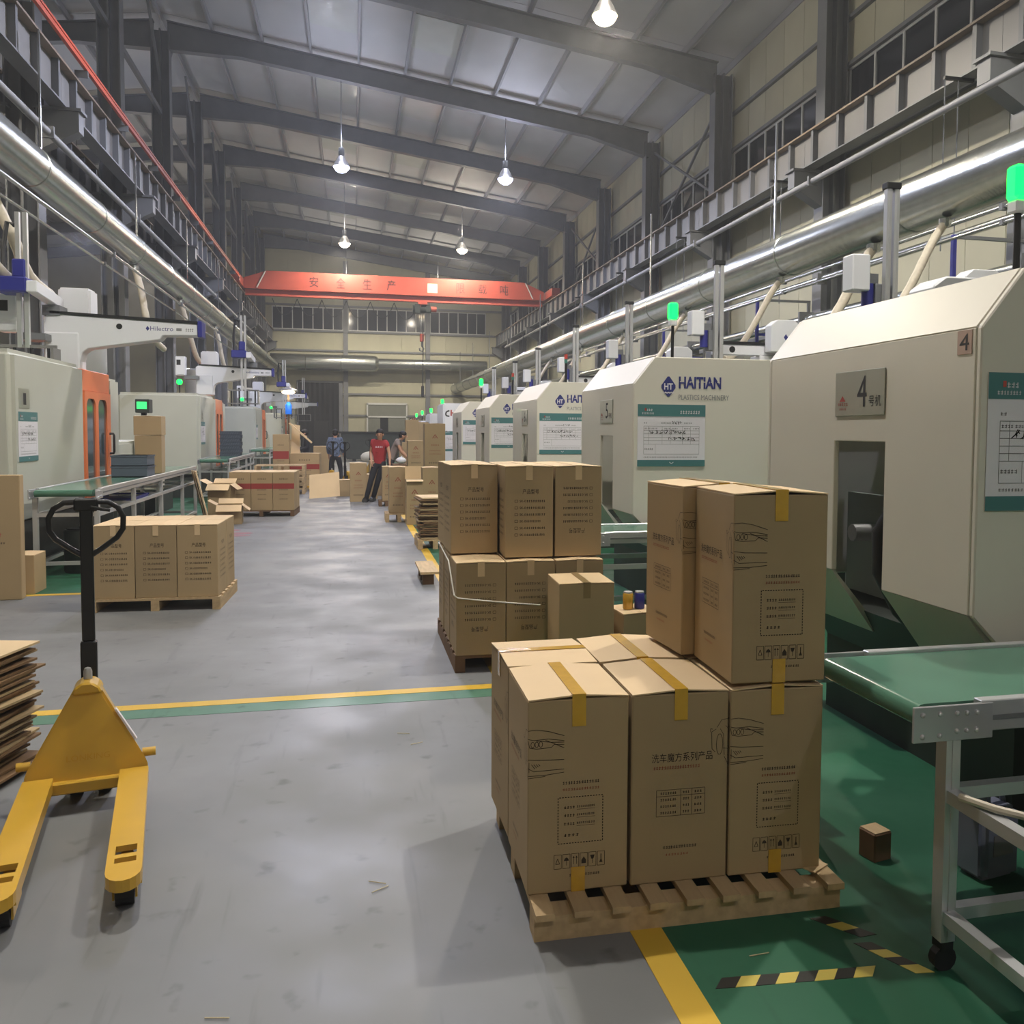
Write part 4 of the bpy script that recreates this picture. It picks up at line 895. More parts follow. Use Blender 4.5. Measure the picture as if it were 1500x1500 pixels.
# ---------------------------------------------------------------- cartons
def print_dashed(wd, h, dark):
    p = PR(); x = -wd/2; t = h
    def L(*pts): p.line([(x+a, t-b) for a, b in pts], 0.0018)
    if dark:
        L((0,0.107),(0.03,0.105),(0.07,0.112),(0.125,0.13)); L((0,0.135),(0.02,0.14),(0.07,0.138),(0.125,0.147))
        L((0,0.14),(0.006,0.165),(0.03,0.17),(0.08,0.168),(0.09,0.158),(0.125,0.16)); L((0.06,0.142),(0.09,0.155),(0.125,0.172)); L((0.03,0.142),(0.08,0.15),(0.125,0.152))
        for cx in (0.016, 0.03, 0.044): L(*[(cx+0.006*math.cos(a*math.pi/4), 0.155+0.010*math.sin(a*math.pi/4)) for a in range(9)])
        L((0,0.205),(0.04,0.21),(0.125,0.212)); L((0.004,0.215),(0.004,0.25)); L((0.0,0.235),(0.02,0.247),(0.125,0.245)); L((0,0.262),(0.06,0.262),(0.125,0.256)); L((0,0.27),(0.06,0.266))
        for k in range(4): L((0.012+k*0.008,0.222),(0.024+k*0.006,0.238-k*0.003))
        p.blur(x+0.12, t-0.30, 0.13, 0.011, 14, 4)
        p.dash(x+0.105, x+0.262, t-0.505, t-0.345, 0.0032, 16)
        for k, yy in enumerate((0.385, 0.413, 0.442, 0.482)):
            p.blur(x+0.125, t-yy, 0.04 if k < 3 else 0.055, 0.010, 4, k)
            if k < 3: p.blur(x+0.17, t-yy+0.002, 0.065, 0.008, 9, k); p.line([(x+0.17,t-yy-0.004),(x+0.235,t-yy-0.004)], 0.001)
        for k in range(6):
            a = x+0.092+k*0.0305; p.frame(a, a+0.0255, t-0.592, t-0.543, 0.0016); c = a+0.0127
            if k == 0: p.line([(c-0.007,t-0.575),(c,t-0.556),(c+0.007,t-0.575),(c-0.007,t-0.575)], 0.002)
            if k == 1: p.poly([(c-0.009,t-0.566),(c+0.009,t-0.566),(c+0.006,t-0.558),(c,t-0.554),(c-0.006,t-0.558)]); p.line([(c,t-0.566),(c,t-0.582)], 0.0016)
            if k == 2:
                for q in (-0.005, 0.005): p.line([(c+q,t-0.58),(c+q,t-0.556)], 0.0018); p.poly([(c+q-0.004,t-0.558),(c+q+0.004,t-0.558),(c+q,t-0.551)])
            if k == 3: p.poly([(c-0.008,t-0.58),(c+0.008,t-0.58),(c+0.008,t-0.568),(c,t-0.556),(c-0.008,t-0.568)])
            if k == 4: p.poly([(c-0.008,t-0.553),(c+0.008,t-0.553),(c+0.004,t-0.566),(c,t-0.568),(c-0.004,t-0.566)]); p.line([(c,t-0.566),(c,t-0.582)], 0.0018)
            if k == 5: p.line([(c,t-0.552),(c,t-0.572)], 0.003); p.poly([(c-0.006,t-0.582),(c+0.006,t-0.582),(c,t-0.566)])
        p.blur(x+0.145, t-0.622, 0.11, 0.009, 12, 8)
    else: p.blur(x+0.12, t-0.322, 0.13, 0.009, 14, 6)
    return p
def print_title(wd, h, dark):
    p = PR(); x = -wd/2; t = h
    if dark:
        p.text('洗车魔方系列产品', x+0.072, t-0.247, min(0.225, wd-0.13), 0.032)
        x0, x1, y0, y1 = x+0.09, x+0.268, t-0.438, t-0.345
        p.frame(x0, x1, y0, y1, 0.0014); p.line([(x0,y1-0.022),(x1,y1-0.022)], 0.0014)
        for q in (0.5, 0.73): p.line([(x0+(x1-x0)*q,y0),(x0+(x1-x0)*q,y1)], 0.0014)
        for k in range(4):
            yy = y1-0.016-k*0.023; p.blur(x0+0.014, yy, 0.06, 0.009, 7, k); p.blur(x0+0.096, yy, 0.026, 0.009, 3, k); p.blur(x0+0.138, yy, 0.03, 0.009, 3, k)
        p.blur(x+0.115, t-0.555, 0.125, 0.011, 13, 5)
        q = wd/2
        def L(*pts): p.line([(q-a, t-b) for a, b in pts], 0.0018)
        L((0,0.105),(0.025,0.108),(0.042,0.135)); L((0.045,0.14),(0.062,0.15),(0.06,0.21),(0.048,0.222)); L((0.058,0.14),(0.066,0.138),(0.066,0.15))
        L(*[(0.032+0.012*math.cos(a*math.pi/5), 0.195+0.038*math.sin(a*math.pi/5)) for a in range(11)]); L((0.03,0.14),(0.018,0.16),(0.014,0.235)); L((0.01,0.13),(0.0,0.14)); L((0.02,0.21),(0.0,0.212)); L((0.014,0.24),(0,0.268))
    else:
        p.blur(x+0.078, t-0.272, 0.17, 0.012, 18, 3); p.blur(x+0.125, t-0.580, 0.085, 0.008, 8, 4)
    return p
def print_model(wd, h, dark):
    p = PR(); x = -wd/2; s = h/0.65
    p.text('产品型号', x+wd*0.36, h-0.20*s, wd*0.34, 0.036*s)
    for k in range(6):
        yy = h-(0.258+k*0.048)*s
        p.frame(x+wd*0.20, x+wd*0.26, yy, yy+0.017*s, 0.0022); p.text('SK-0', x+wd*0.30, yy, wd*0.13, 0.017*s); p.blur(x+wd*0.44, yy, wd*(0.40 if k != 3 else 0.30), 0.017*s, 9, k)
    return p
def print_band(wd, h, dark):
    p = PR(); x = -wd/2
    if dark:
        p.rect(x, -x, h*0.56, h*0.70)
    else:
        p.blur(x+wd*0.3, h*0.80, wd*0.4, 0.03, 5, 2); p.blur(x+wd*0.28, h*0.52, wd*0.44, 0.025, 8, 3); p.blur(x+wd*0.3, h*0.40, wd*0.4, 0.02, 8, 4); p.blur(x+wd*0.3, h*0.28, wd*0.4, 0.02, 8, 5)
    return p
def print_tri(wd, h, dark):
    p = PR()
    if dark:
        c = h*0.72; p.line([(-0.05,c-0.03),(0,c+0.045),(0.05,c-0.03)], 0.016); p.line([(-0.012,c-0.03),(0.012,c+0.005)], 0.014)
        p.text('A', 0, h*0.5, 0.05, 0.03, 'c') if False else None
        p.blur(-wd*0.2, h*0.53, wd*0.4, 0.032, 5, 2); p.blur(-wd*0.28, h*0.42, wd*0.56, 0.022, 8, 3); p.blur(-wd*0.28, h*0.35, wd*0.56, 0.022, 8, 4)
    else: p.blur(-wd*0.3, h*0.16, wd*0.6, 0.03, 7, 6)
    return p
PRINTS = {'dashed': (print_dashed,'box_ink','box_ink_red'), 'title': (print_title,'box_ink','box_ink_red'), 'model': (print_model,'box_ink',None),
          'band': (print_band,'box_band','box_ink'), 'tri': (print_tri,'box_ink_red','box_ink')}
def carton(label, wd, dp, h, loc, rz=0.0, faces=None, tape='y', group=None, flip=False, tapemat='tape', lift=0.006, lower_tape=False, name='cardboard_carton', flaps=True):
    o = thing(name, label, 'carton', loc, rz, group)
    key = '%g_%g_%g' % (wd, dp, h); a, b = wd/2, dp/2; zt = h-0.008
    add('body', shared('carton_body:'+key, lambda: MB().box(-a,a,-b,b,0,zt), 'cardboard', bevel=0.004), None, o)
    if flaps:
        ax = 'x' if tape == 'x' else 'y'
        def fl(s):
            f = lift
            if ax == 'y': return MB().hexa([(-a+0.001,-b-0.001,zt),(-0.002,-b-0.002,zt+f),(-0.002,b+0.002,zt+f),(-a+0.001,b+0.001,zt),(-a+0.001,-b-0.001,zt+0.005),(-0.002,-b-0.002,zt+f+0.005),(-0.002,b+0.002,zt+f+0.005),(-a+0.001,b+0.001,zt+0.005)])
            return MB().hexa([(-a-0.002,-b+0.001,zt),(a+0.002,-b+0.001,zt),(a+0.002,-0.002,zt+f),(-a-0.002,-0.002,zt+f),(-a-0.002,-b+0.001,zt+0.005),(a+0.002,-b+0.001,zt+0.005),(a+0.002,-0.002,zt+f+0.005),(-a-0.002,-0.002,zt+f+0.005)])
        add('flap', shared('flap:%s%s%g' % (key, ax, lift), lambda: fl(1), 'cardboard_pale_lit'), None, o); add('flap', shared('flap:%s%s%g' % (key, ax, lift), lambda: fl(1), 'cardboard_pale_lit'), None, o, rot=(0,0,math.pi))
    if tape:
        tw = 0.024; z = zt+lift+0.0056; e = 0.0025
        def tp():
            mb = MB()
            if tape == 'y': mb.box(-tw,tw,-b-e,b+e,z,z+0.0012).box(-tw,tw,-b-e-0.001,-b-e+0.0005,h-0.10,z).box(-tw,tw,b+e,b+e+0.0015,h-0.09,z)
            else: mb.box(-a-e,a+e,-tw,tw,z,z+0.0012).box(-a-e-0.001,-a-e+0.0005,-tw,tw,h-0.09,z).box(a+e,a+e+0.0015,-tw,tw,h-0.09,z)
            return mb
        add('tape', shared('tape:%s%s%s%g' % (key, tape, tapemat, lift), tp, tapemat), None, o)
        if lower_tape: add('tape_end', shared('tape_end:'+key, lambda: MB().box(-tw,tw,-b-e-0.001,-b-e+0.0005,0.0,0.085), tapemat), None, o)
    for f, st in (faces or {}).items():
        fn, m1, m2 = PRINTS[st]; fw = wd if f in 'FB' else dp
        lc, rt_ = {'F': ((0,-b-0.0015,0),FRONT), 'L': ((-a-0.0015,0,0),TO_LEFT), 'R': ((a+0.0015,0,0),TO_RIGHT), 'B': ((0,b+0.0015,0),BACK)}[f]
        for dk, mm in ((True, m1), (False, m2)):
            if not mm: continue
            k2 = 'print:%s%g%g%d%d' % (st, fw, h, dk, flip)
            if k2 not in MP:
                pr_ = fn(fw, h, dk); me = bpy.data.meshes.new('print')
                me.from_pydata([((-q[0], h-q[1], 0) if flip else q) for q in pr_.v], [], pr_.f); me.materials.append(MATS[mm]); MP[k2] = me
            add('print', MP[k2], None, o, lc, rt_, kind='stuff')
    return o
# front pallet of car-care cartons
pallet('wooden pallet under the tall car-care cartons at the lower right', 1.10, 1.0, (1.135, 3.235, 0), R(-1.5), 9, 'y', 0.105)
g = 'car-care cartons on the front pallet'; W1, D1, H1 = 0.352, 0.418, 0.675
carton('tall carton with dashed shipping box, front left corner of near pallet', W1, D1, H1, (0.748, 3.085, 0.106), R(-1), {'F':'dashed','L':'title'}, 'y', g, lower_tape=True, lift=0.012)
carton('tall carton with large black title lettering, front row centre of near pallet', W1, D1, H1, (1.112, 3.07, 0.106), R(-1.5), {'F':'title','R':'dashed'}, 'y', g, lift=0.012)
carton('tall carton half in shadow under the topmost stack, front right of near pallet', W1, D1, H1, (1.472, 3.055, 0.106), R(-2), {'F':'dashed','L':'title'}, 'y', g, lower_tape=True, lift=0.012)
carton('tall carton with crosswise tape, back left corner of near pallet', W1, 0.40, H1, (0.752, 3.52, 0.106), R(0.5), {'L':'title'}, 'x', g, lift=0.012)
carton('tall carton with only its taped top showing, back centre of near pallet', W1, 0.40, H1, (1.118, 3.51, 0.106), R(-1), {}, 'y', g, lift=0.012)
carton('tall carton hidden under the upper back carton on near pallet', W1, 0.40, H1, (1.478, 3.50, 0.106), R(0), {}, 'y', g, lift=0.012)
carton('upper carton in front with torn tape, standing on the near pallet pile', W1, 0.405, H1, (1.478, 3.05, 0.796), R(-3), {'F':'dashed','L':'title'}, 'y', g, lower_tape=True, lift=0.012)
carton('upper carton behind the torn tape carton on the near pallet pile', W1, 0.38, H1, (1.43, 3.475, 0.796), R(3), {'F':'dashed','L':'title'}, 'y', g, lower_tape=True, lift=0.012)
# second pile with tick-box print
pallet('dark wooden pallet under the two-layer pile with tick-box print', 1.05, 1.30, (1.21, 6.74, 0), 0, 8, 'x', 0.12, 'wood_dark')
g = 'tick-box cartons in the two-layer pile'; W2, D2, H2 = 0.345, 0.43, 0.65
rows = ('front','middle','back'); cols = ('left','centre','right')
for r_ in range(3):
    for c in range(3):
        ex = 0.0 if r_ else 0.02
        carton('tick-box carton, lower layer %s row %s of the two-layer pile' % (rows[r_], cols[c]), W2, D2, H2, (0.865+c*0.352, 6.29+r_*0.437, 0.122), R(random.uniform(-1,1)), {'F':'model','L':'model'}, 'y', g, flip=True, tapemat='cardboard_pale_lit')
off = {(0,0): (0.86,6.66), (0,1): (1.225,6.385), (0,2): (1.58,6.39)}
for r_ in range(2):
    for c in range(3):
        x, y = off[(0,c)] if r_ == 0 else (off[(0,c)][0], off[(0,c)][1]+0.445)
        carton('tick-box carton, upper layer %s row %s of the two-layer pile' % (rows[r_ if r_ == 0 else 2], cols[c]), W2, D2, H2, (x, y, 0.785), R((1.5,-1.5,0.5)[c]), {'F':'model','L':'model'}, 'y', g, flip=(c == 2), tapemat='cardboard_pale_lit')
o = tag(add('packing_strap', MB().tube([(0.66,7.0,0.80),(0.672,6.40,0.74),(0.675,6.06,0.55),(0.70,6.055,0.53),(1.0,6.058,0.49),(1.28,6.06,0.46)], 0.005, 6), 'strap', None), 'thin white packing strap slung round the two-layer pile', 'strap')
# the single plain carton standing in front, and a short one behind it
carton('plain single carton without print standing between the two piles', 0.36, 0.40, 0.72, (1.455, 5.62, 0), R(-2), {}, 'y', None, tapemat='tape_dull', lift=0.003)
carton('short dark carton carrying yellow and blue tins beside machine 5 conveyor', 0.26, 0.3, 0.50, (1.83, 5.62, 0), R(3), {}, None, None)
for k, (x, m_, l) in enumerate(((1.78,'tape','yellow tin on the short dark carton'),(1.86,'blue_plastic','blue tin on the short dark carton'))):
    o = thing('tin', l, 'tin', (x, 5.6, 0.505)); add('can', MB().lathe([(0.032,0),(0.035,0.004),(0.035,0.10),(0.032,0.105)], 14), m_, o, smooth=True); add('lid', MB().cyl((0,0,0.105),(0,0,0.115),0.03,14), 'steel_bolt', o)
# left pile of six cartons
pallet('low wooden pallet under six cartons with tick-box print on the left', 1.14, 0.98, (-1.76, 9.25, 0), R(-2), 6, 'x', 0.12)
g = 'six tick-box cartons on the left pallet'
for r_ in range(2):
    for c in range(3):
        carton('tick-box carton on low left pallet, %s row %s' % (('front','back')[r_], cols[c]), 0.357, 0.455, 0.675, (-2.12+c*0.362+r_*0.015, 9.02-c*0.014+r_*0.472, 0.122), R(-2), {'F':'model','R':'model'}, 'y', g, tapemat='cardboard_pale_lit', lift=0.003)
# pile with the red band
pallet('flat dark pallet under three cartons with a red band', 1.22, 1.0, (-1.69, 18.45, 0), R(-3), 6, 'x', 0.12, 'wood_dark')
g = 'cartons with a red band in the middle distance'
for r_ in range(2):
    for c in range(3):
        carton('red banded carton on flat dark pallet, %s row %s' % (('front','back')[r_], cols[c]), 0.395, 0.46, 0.74, (-2.09+c*0.402+r_*0.02, 18.20-c*0.02+r_*0.47, 0.122), R(-3), {'F':'band'}, None, g)
# ---------------------------------------------------------------- hand pallet truck in front
def pallet_truck(label, loc, rz, handle_tilt=0.0, scale=1.0, lett=True, handle_h=1.34):
    """local: forks point to -y, mast and tiller at y>0"""
    o = thing('pallet_truck', label, 'pallet truck', loc, rz, 'yellow hand pallet trucks')
    o.scale = (scale, scale, scale)
    def fork(s):
        x0, x1 = (0.13, 0.245) if s > 0 else (-0.245, -0.13); cx = (x0+x1)/2; hw = (x1-x0)/2
        # plan outline with round tip; top plate and two skirts
        out = [(x0,0.0),(x0,-1.02)]+[(cx-hw*math.cos(R(180*k/8)), -1.02-0.075*math.sin(R(180*k/8))) for k in range(1,8)]+[(x1,-1.02),(x1,0.0)]
        mb = MB()
        # plate in strips that leave the two roller windows open
        wy = ((-0.815,-0.885),(-0.915,-0.955)); xa, xb = x0+0.025, x1-0.02; z0, z1 = 0.138, 0.160
        for (ya, yb) in ((0.0,-0.815),(-0.885,-0.915),(-0.955,-1.02)): mb.box(x0,x1,yb,ya,z0,z1)
        for (ya, yb) in wy: mb.box(x0,xa,yb,ya,z0,z1).box(xb,x1,yb,ya,z0,z1)
        tip = [(x0,-1.02)]+[(cx-hw*math.cos(R(180*k/8)), -1.02-0.075*math.sin(R(180*k/8))) for k in range(1,8)]+[(x1,-1.02)]
        mb.prism(tip, 'z', 0.118, 0.160)
        mb.box(x0,x0+0.008,-1.02,0,0.105,z0).box(x1-0.008,x1,-1.02,0,0.105,z0)
        return mb
    for s in (-1, 1):
        f = add('fork', fork(s), 'jack_yellow', o)
        cx = s*0.1875
        add('roller', MB().cyl((cx-0.03,-0.935,0.042),(cx+0.03,-0.935,0.042),0.042,14), 'rubber', f); add('roller', MB().cyl((cx-0.03,-0.85,0.042),(cx+0.03,-0.85,0.042),0.042,14), 'rubber', f)
        add('roller_link', MB().box(cx-0.04,cx-0.033,-0.96,-0.78,0.03,0.085).box(cx+0.033,cx+0.04,-0.96,-0.78,0.03,0.085), 'jack_yellow', f)
        add('push_bar', MB().box(cx-0.02,cx+0.02,-0.78,-0.05,0.075,0.10), 'jack_yellow', f)
    # triangular pump shroud: wide foot, leaning front plate, rounded crown
    fr = [(-0.245,0.10),(0.245,0.10),(0.245,0.165),(0.235,0.19),(0.062,0.50),(0.04,0.535),(0.0,0.548),(-0.04,0.535),(-0.062,0.50),(-0.235,0.19),(-0.245,0.165)]
    n = len(fr); mb = MB(); lean = 0.10
    vs_ = [(x, 0.0+lean*(z-0.1)/0.45, z) for x, z in fr]+[(x*0.90, 0.10+lean*(z-0.1)/0.45, z) for x, z in fr]
    mb._add(vs_, [tuple(range(n)), tuple(range(2*n-1,n-1,-1))]+[(i,(i+1)%n,n+(i+1)%n,n+i) for i in range(n)])
    sh = add('shroud', mb, 'jack_yellow', o, bevel=0.012, seg=2, smooth=True)
    add('shroud_lip', MB().prism([(-0.062,0.495),(0.062,0.495),(0.05,0.525),(0.02,0.547),(-0.02,0.547),(-0.05,0.525)], 'y', 0.066, 0.20), 'jack_yellow', o, bevel=0.008)
    add('cross_member', MB().box(-0.245,0.245,-0.02,0.06,0.085,0.138), 'jack_yellow', o, bevel=0.006)
    for s in (-1, 1): add('axle_stub', MB().cyl((s*0.22,0.06,0.205),(s*0.275,0.06,0.205),0.02,12), 'jack_yellow', o, smooth=True)
    if lett:
        a = math.atan(lean/0.45)
        PR().text('LONKING', 0, 0, 0.17, 0.026, 'c').build('embossed_lettering', 'tape', sh, (0.005, 0.0195, 0.215), (R(90)-a, 0, 0))
        add('warning_label', MB().box(-0.004,0.004,0.0,0.03,-0.085,0.085), 'paper', o, (0.155,0.05,0.345), (0,R(-29),0))
    for s in (-1, 1): add('steer_wheel', MB().cyl((s*0.03,0.22,0.09),(s*0.085,0.22,0.09),0.09,18), 'rubber', o, smooth=True)
    add('pump_body', MB().cyl((0,0.18,0.12),(0,0.18,0.42),0.05,14), 'jack_black', o, smooth=True)
    add('pump_piston', MB().lathe([(0.018,0.0),(0.018,0.035),(0.013,0.05),(0.0,0.055)],12,(0.0,0.15,0.545)), 'steel_bolt', o, smooth=True)
    t = add('tiller', MB().box(-0.034,0.034,0.215,0.265,0.40,0.70).box(-0.027,0.027,0.222,0.258,0.70,handle_h-0.03), 'jack_black', o, bevel=0.006)
    H_ = handle_h
    lp = [(0,-0.255),(-0.06,-0.215),(-0.125,-0.165),(-0.15,-0.125),(-0.152,-0.07),(-0.13,-0.025),(-0.09,0.0),(0,0.005),(0.09,0.0),(0.13,-0.025),(0.152,-0.07),(0.15,-0.125),(0.125,-0.165),(0.06,-0.215),(0,-0.255)]
    add('handle_loop', MB().tube([(x,0.24,H_+z) for x, z in lp], 0.013, 10), 'jack_black', o, smooth=True)
    add('handle_bridge', MB().box(-0.05,0.05,0.22,0.26,H_-0.04,H_+0.02), 'jack_black', o, bevel=0.008)
    add('release_lever', MB().tube([(0.02,0.22,H_-0.02),(0.07,0.2,H_-0.03),(0.10,0.2,H_-0.035)],0.008,8), 'machine_black', o)
    return o
pallet_truck('yellow hand pallet truck with black tiller in the left foreground', (-1.145, 4.22, 0), R(10.5))
pallet_truck('distant yellow pallet truck left of the person in blue camouflage', (-0.62, 25.9, 0), R(-20), 0, 1.0, False)
pallet_truck('distant yellow pallet truck right of the person in blue camouflage', (-0.08, 25.5, 0), R(150), 0, 1.0, False)
pallet_truck('farthest pallet truck beside the white sacks', (0.65, 32.5, 0), R(170), 0, 1.0, False)

# ---------------------------------------------------------------- stacks of flat cardboard
def sheet_stack(n, loc, wd, dp, step, jx, rs, group, lab, top_lab, rz=0.0):
    r = random.Random(rs)
    for k in range(n):
        th = step*0.72; w_ = wd*r.uniform(0.92,1.0)
        o = add('cardboard_sheet', MB().hexa([(-w_/2,-dp/2,0),(w_/2,-dp/2,0),(w_/2,dp/2,0.0),(-w_/2,dp/2,0.0),(-w_/2,-dp/2,th),(w_/2,-dp/2,th),(w_/2,dp/2,th),(-w_/2,dp/2,th)]),
                'cardboard_pale_lit' if k == n-1 else ('cardboard_edge' if k % 3 else 'cardboard'), None, (loc[0]+r.uniform(-jx,jx), loc[1]+r.uniform(-jx,jx), loc[2]+k*step), (0,0,rz+R(r.uniform(-5,5))))
        tag(o, top_lab if k == n-1 else lab, 'cardboard', group)
sheet_stack(40, (-2.02,4.62,0.02), 0.80, 0.70, 0.0150, 0.05, 5, 'flat cardboard in the left foreground stack', 'flat folded cardboard sheet inside the stack at the left edge', 'topmost pale cardboard sheet of the stack at left edge', R(-14))
pallet('low pallet under the ragged flat cardboard stack on the right', 0.5, 0.7, (1.14,12.95,0), 0, 5, 'x', 0.14, 'wood')
sheet_stack(22, (1.13,12.95,0.145), 0.42, 0.62, 0.027, 0.035, 9, 'flat cardboard in the ragged right stack', 'flat cardboard sheet inside the ragged stack on right pallet', 'topmost sheet of the ragged cardboard stack on right pallet')
# small pallet off-cut by the strap
o = thing('wood_offcut', 'small pallet corner with white end beside the yellow line', 'wood', (0.80, 9.75, 0))
for k in range(3): add('block', MB().box(-0.06,0.06,-0.05,0.05,0.0,0.12), 'wood_dark', o, (0.0, k*0.3, 0))
add('board', MB().box(-0.09,0.11,-0.1,0.75,0.12,0.145), 'wood', o)

# ---------------------------------------------------------------- middle distance, right of the aisle
g = 'assorted cartons right of the aisle'
pallet('low pallet under the triangle-mark carton beside the yellow line', 0.5, 0.6, (0.83,16.75,0), 0, 5, 'x', 0.16)
carton('tall carton with triangle mark on a low pallet beside yellow line', 0.32, 0.45, 0.85, (0.81,16.75,0.162), 0, {'F':'tri'}, None, g)
o = carton('open carton with raised front flap standing on the yellow line', 0.29, 0.42, 0.81, (1.075,16.15,0), 0, {'F':'tri'}, None, g, flaps=False)
add('raised_flap', MB().bar((-0.145,0.2,0.81),(0.145,0.2,0.81),0.006,0.006), 'cardboard_pale_lit', o); add('raised_flap', MB().hexa([(-0.145,0.20,0.80),(0.145,0.20,0.80),(0.145,0.21,0.80),(-0.145,0.21,0.80),(-0.145,0.22,1.03),(0.145,0.22,1.03),(0.145,0.23,1.03),(-0.145,0.23,1.03)]), 'cardboard_pale_lit', o)
add('front_flap', MB().hexa([(-0.148,-0.28,0.775),(0.148,-0.28,0.775),(0.148,-0.21,0.80),(-0.148,-0.21,0.80),(-0.148,-0.28,0.781),(0.148,-0.28,0.781),(0.148,-0.21,0.806),(-0.148,-0.21,0.806)]), 'cardboard_pale_lit', o)
carton('carton tucked behind the open carton and the ragged stack', 0.34, 0.45, 1.0, (1.43,16.75,0), 0, {'F':'tri'}, None, g)
pallet('small dark pallet under the short carton beside the person in red', 0.34, 0.5, (0.73,20.2,0), 0, 4, 'x', 0.12, 'wood_dark')
carton('short carton beside the leg of the person in red', 0.26, 0.45, 0.76, (0.77,20.2,0.122), 0, {'F':'tri'}, None, g)
carton('base carton under the tall triangle carton near the machines', 0.42, 0.5, 0.86, (1.63,18.25,0), 0, {}, None, g)
carton('tall upright carton with red triangle mark in front of the white machines', 0.41, 0.45, 0.96, (1.62,18.22,0.865), 0, {'F':'tri'}, None, g)
carton('lower carton supporting the mid carton right of the person in grey', 0.5, 0.5, 0.82, (1.50,20.9,0), 0, {}, None, g)
carton('mid height carton right of the person in grey, plain mark on it', 0.36, 0.45, 0.62, (1.42,20.9,0.825), 0, {'F':'tri'}, None, g)
carton('large carton at the back behind the person in grey', 0.55, 0.5, 1.35, (1.55,25.2,0), 0, {}, None, g)
carton('narrow carton on top of the large back carton', 0.36, 0.4, 0.62, (1.62,25.2,1.355), 0, {}, None, g)
carton('tall brown carton between the far machines', 0.40, 0.5, 1.95, (2.15,28.6,0), 0, {}, None, g)
carton('tall closed carton with fold line at the middle of the aisle', 0.385, 0.42, 0.91, (0.13,21.55,0), R(1), {'F':'tri'}, None, g)
carton('tipped open carton behind the tall closed carton', 0.30, 0.5, 0.60, (0.42,22.4,0), R(6), {}, None, g)
carton('carton with pale top behind the tipped open carton', 0.34, 0.45, 0.90, (0.60,23.4,0), 0, {}, None, g)
o = thing('work_table', 'low wooden work table between the two persons and machines', 'table', (1.55,23.2,0))
add('top', MB().box(-0.55,0.4,-0.4,0.4,0.78,0.82), 'wood_dark', o)
for sx in (-0.5,0.35):
    for sy in (-0.35,0.35): add('leg', MB().box(sx-0.03,sx+0.03,sy-0.03,sy+0.03,0,0.78), 'steel_dark', o)
for k, (x, y, z) in enumerate(((1.2,22.9,0.825),(1.50,22.95,0.825))):
    o = thing('parts_bag', ('flat white parts bag on the low work table','clear plastic parts bag at the right end of work table')[k], 'bag', (x,y,z))
    add('bag', MB().ball((0,0,0.09),(0.13,0.12,0.09),12), 'white_plain', o, smooth=True); add('knot', MB().cyl((0,0,0.16),(0.02,0,0.21),0.02,8), 'white_plain', o)

# ---------------------------------------------------------------- middle distance, left of the aisle
o = tag(add('cardboard_sheet', MB().hexa([(-0.36,-0.01,0),(0.36,-0.01,0.06),(0.36,0.0,0.06),(-0.36,0.0,0),(-0.37,0.30,0.56),(0.34,0.30,0.64),(0.34,0.31,0.64),(-0.37,0.31,0.56)]), 'cardboard_pale_lit', None, (-0.66,22.3,0.01)), 'large pale cardboard sheet leaning tilted in the aisle', 'cardboard')
carton('low dark carton that the pale sheet leans on', 0.45, 0.4, 0.42, (-0.16,23.3,0), R(4), {}, None, None)
for k in range(5):
    pallet('wooden pallet, %s from bottom in the stack behind the red banded cartons' % ('first','second','third','fourth','fifth')[k], 1.25, 1.0, (-1.84,24.6,0.15*k), R((0,2,-1,1,0)[k]), 6, 'x', 0.149, 'wood')
g = 'brown cartons behind the pallet stack on the left'
carton('tall carton with red patch behind the pallet stack', 0.42, 0.5, 1.55, (-1.92,25.9,0), 0, {'F':'band'}, None, g)
carton('wide carton with red patch right of the pallet stack', 0.80, 0.5, 1.02, (-1.29,26.2,0), R(-4), {'F':'band'}, None, g)
carton('brown carton behind the distant yellow pallet truck', 0.5, 0.5, 1.15, (-0.98,30.2,0), 0, {}, None, g)
carton('farthest brown carton beside the person in black', 0.45, 0.5, 1.35, (-1.95,31.5,0), 0, {}, None, g)
o = tag(add('cardboard_sheet', MB().hexa([(0,0,0),(0.24,0,0),(0.24,0.01,0),(0,0.01,0),(0.02,0.2,0.82),(0.24,0.2,0.78),(0.24,0.21,0.78),(0.02,0.21,0.82)]), 'cardboard_pale_lit', None, (-1.68,26.05,1.02)), 'bent pale cardboard flap standing on the wide carton', 'cardboard')
o = tag(add('cardboard_sheet', MB().hexa([(0,0,0.55),(0.6,0,0.0),(0.6,0.2,0.0),(0,0.2,0.55),(0.03,0,0.58),(0.63,0,0.03),(0.63,0.2,0.03),(0.03,0.2,0.58)]), 'cardboard_pale_lit', None, (-1.72,25.8,1.30)), 'long pale cardboard strip sloping off the tall carton', 'cardboard')
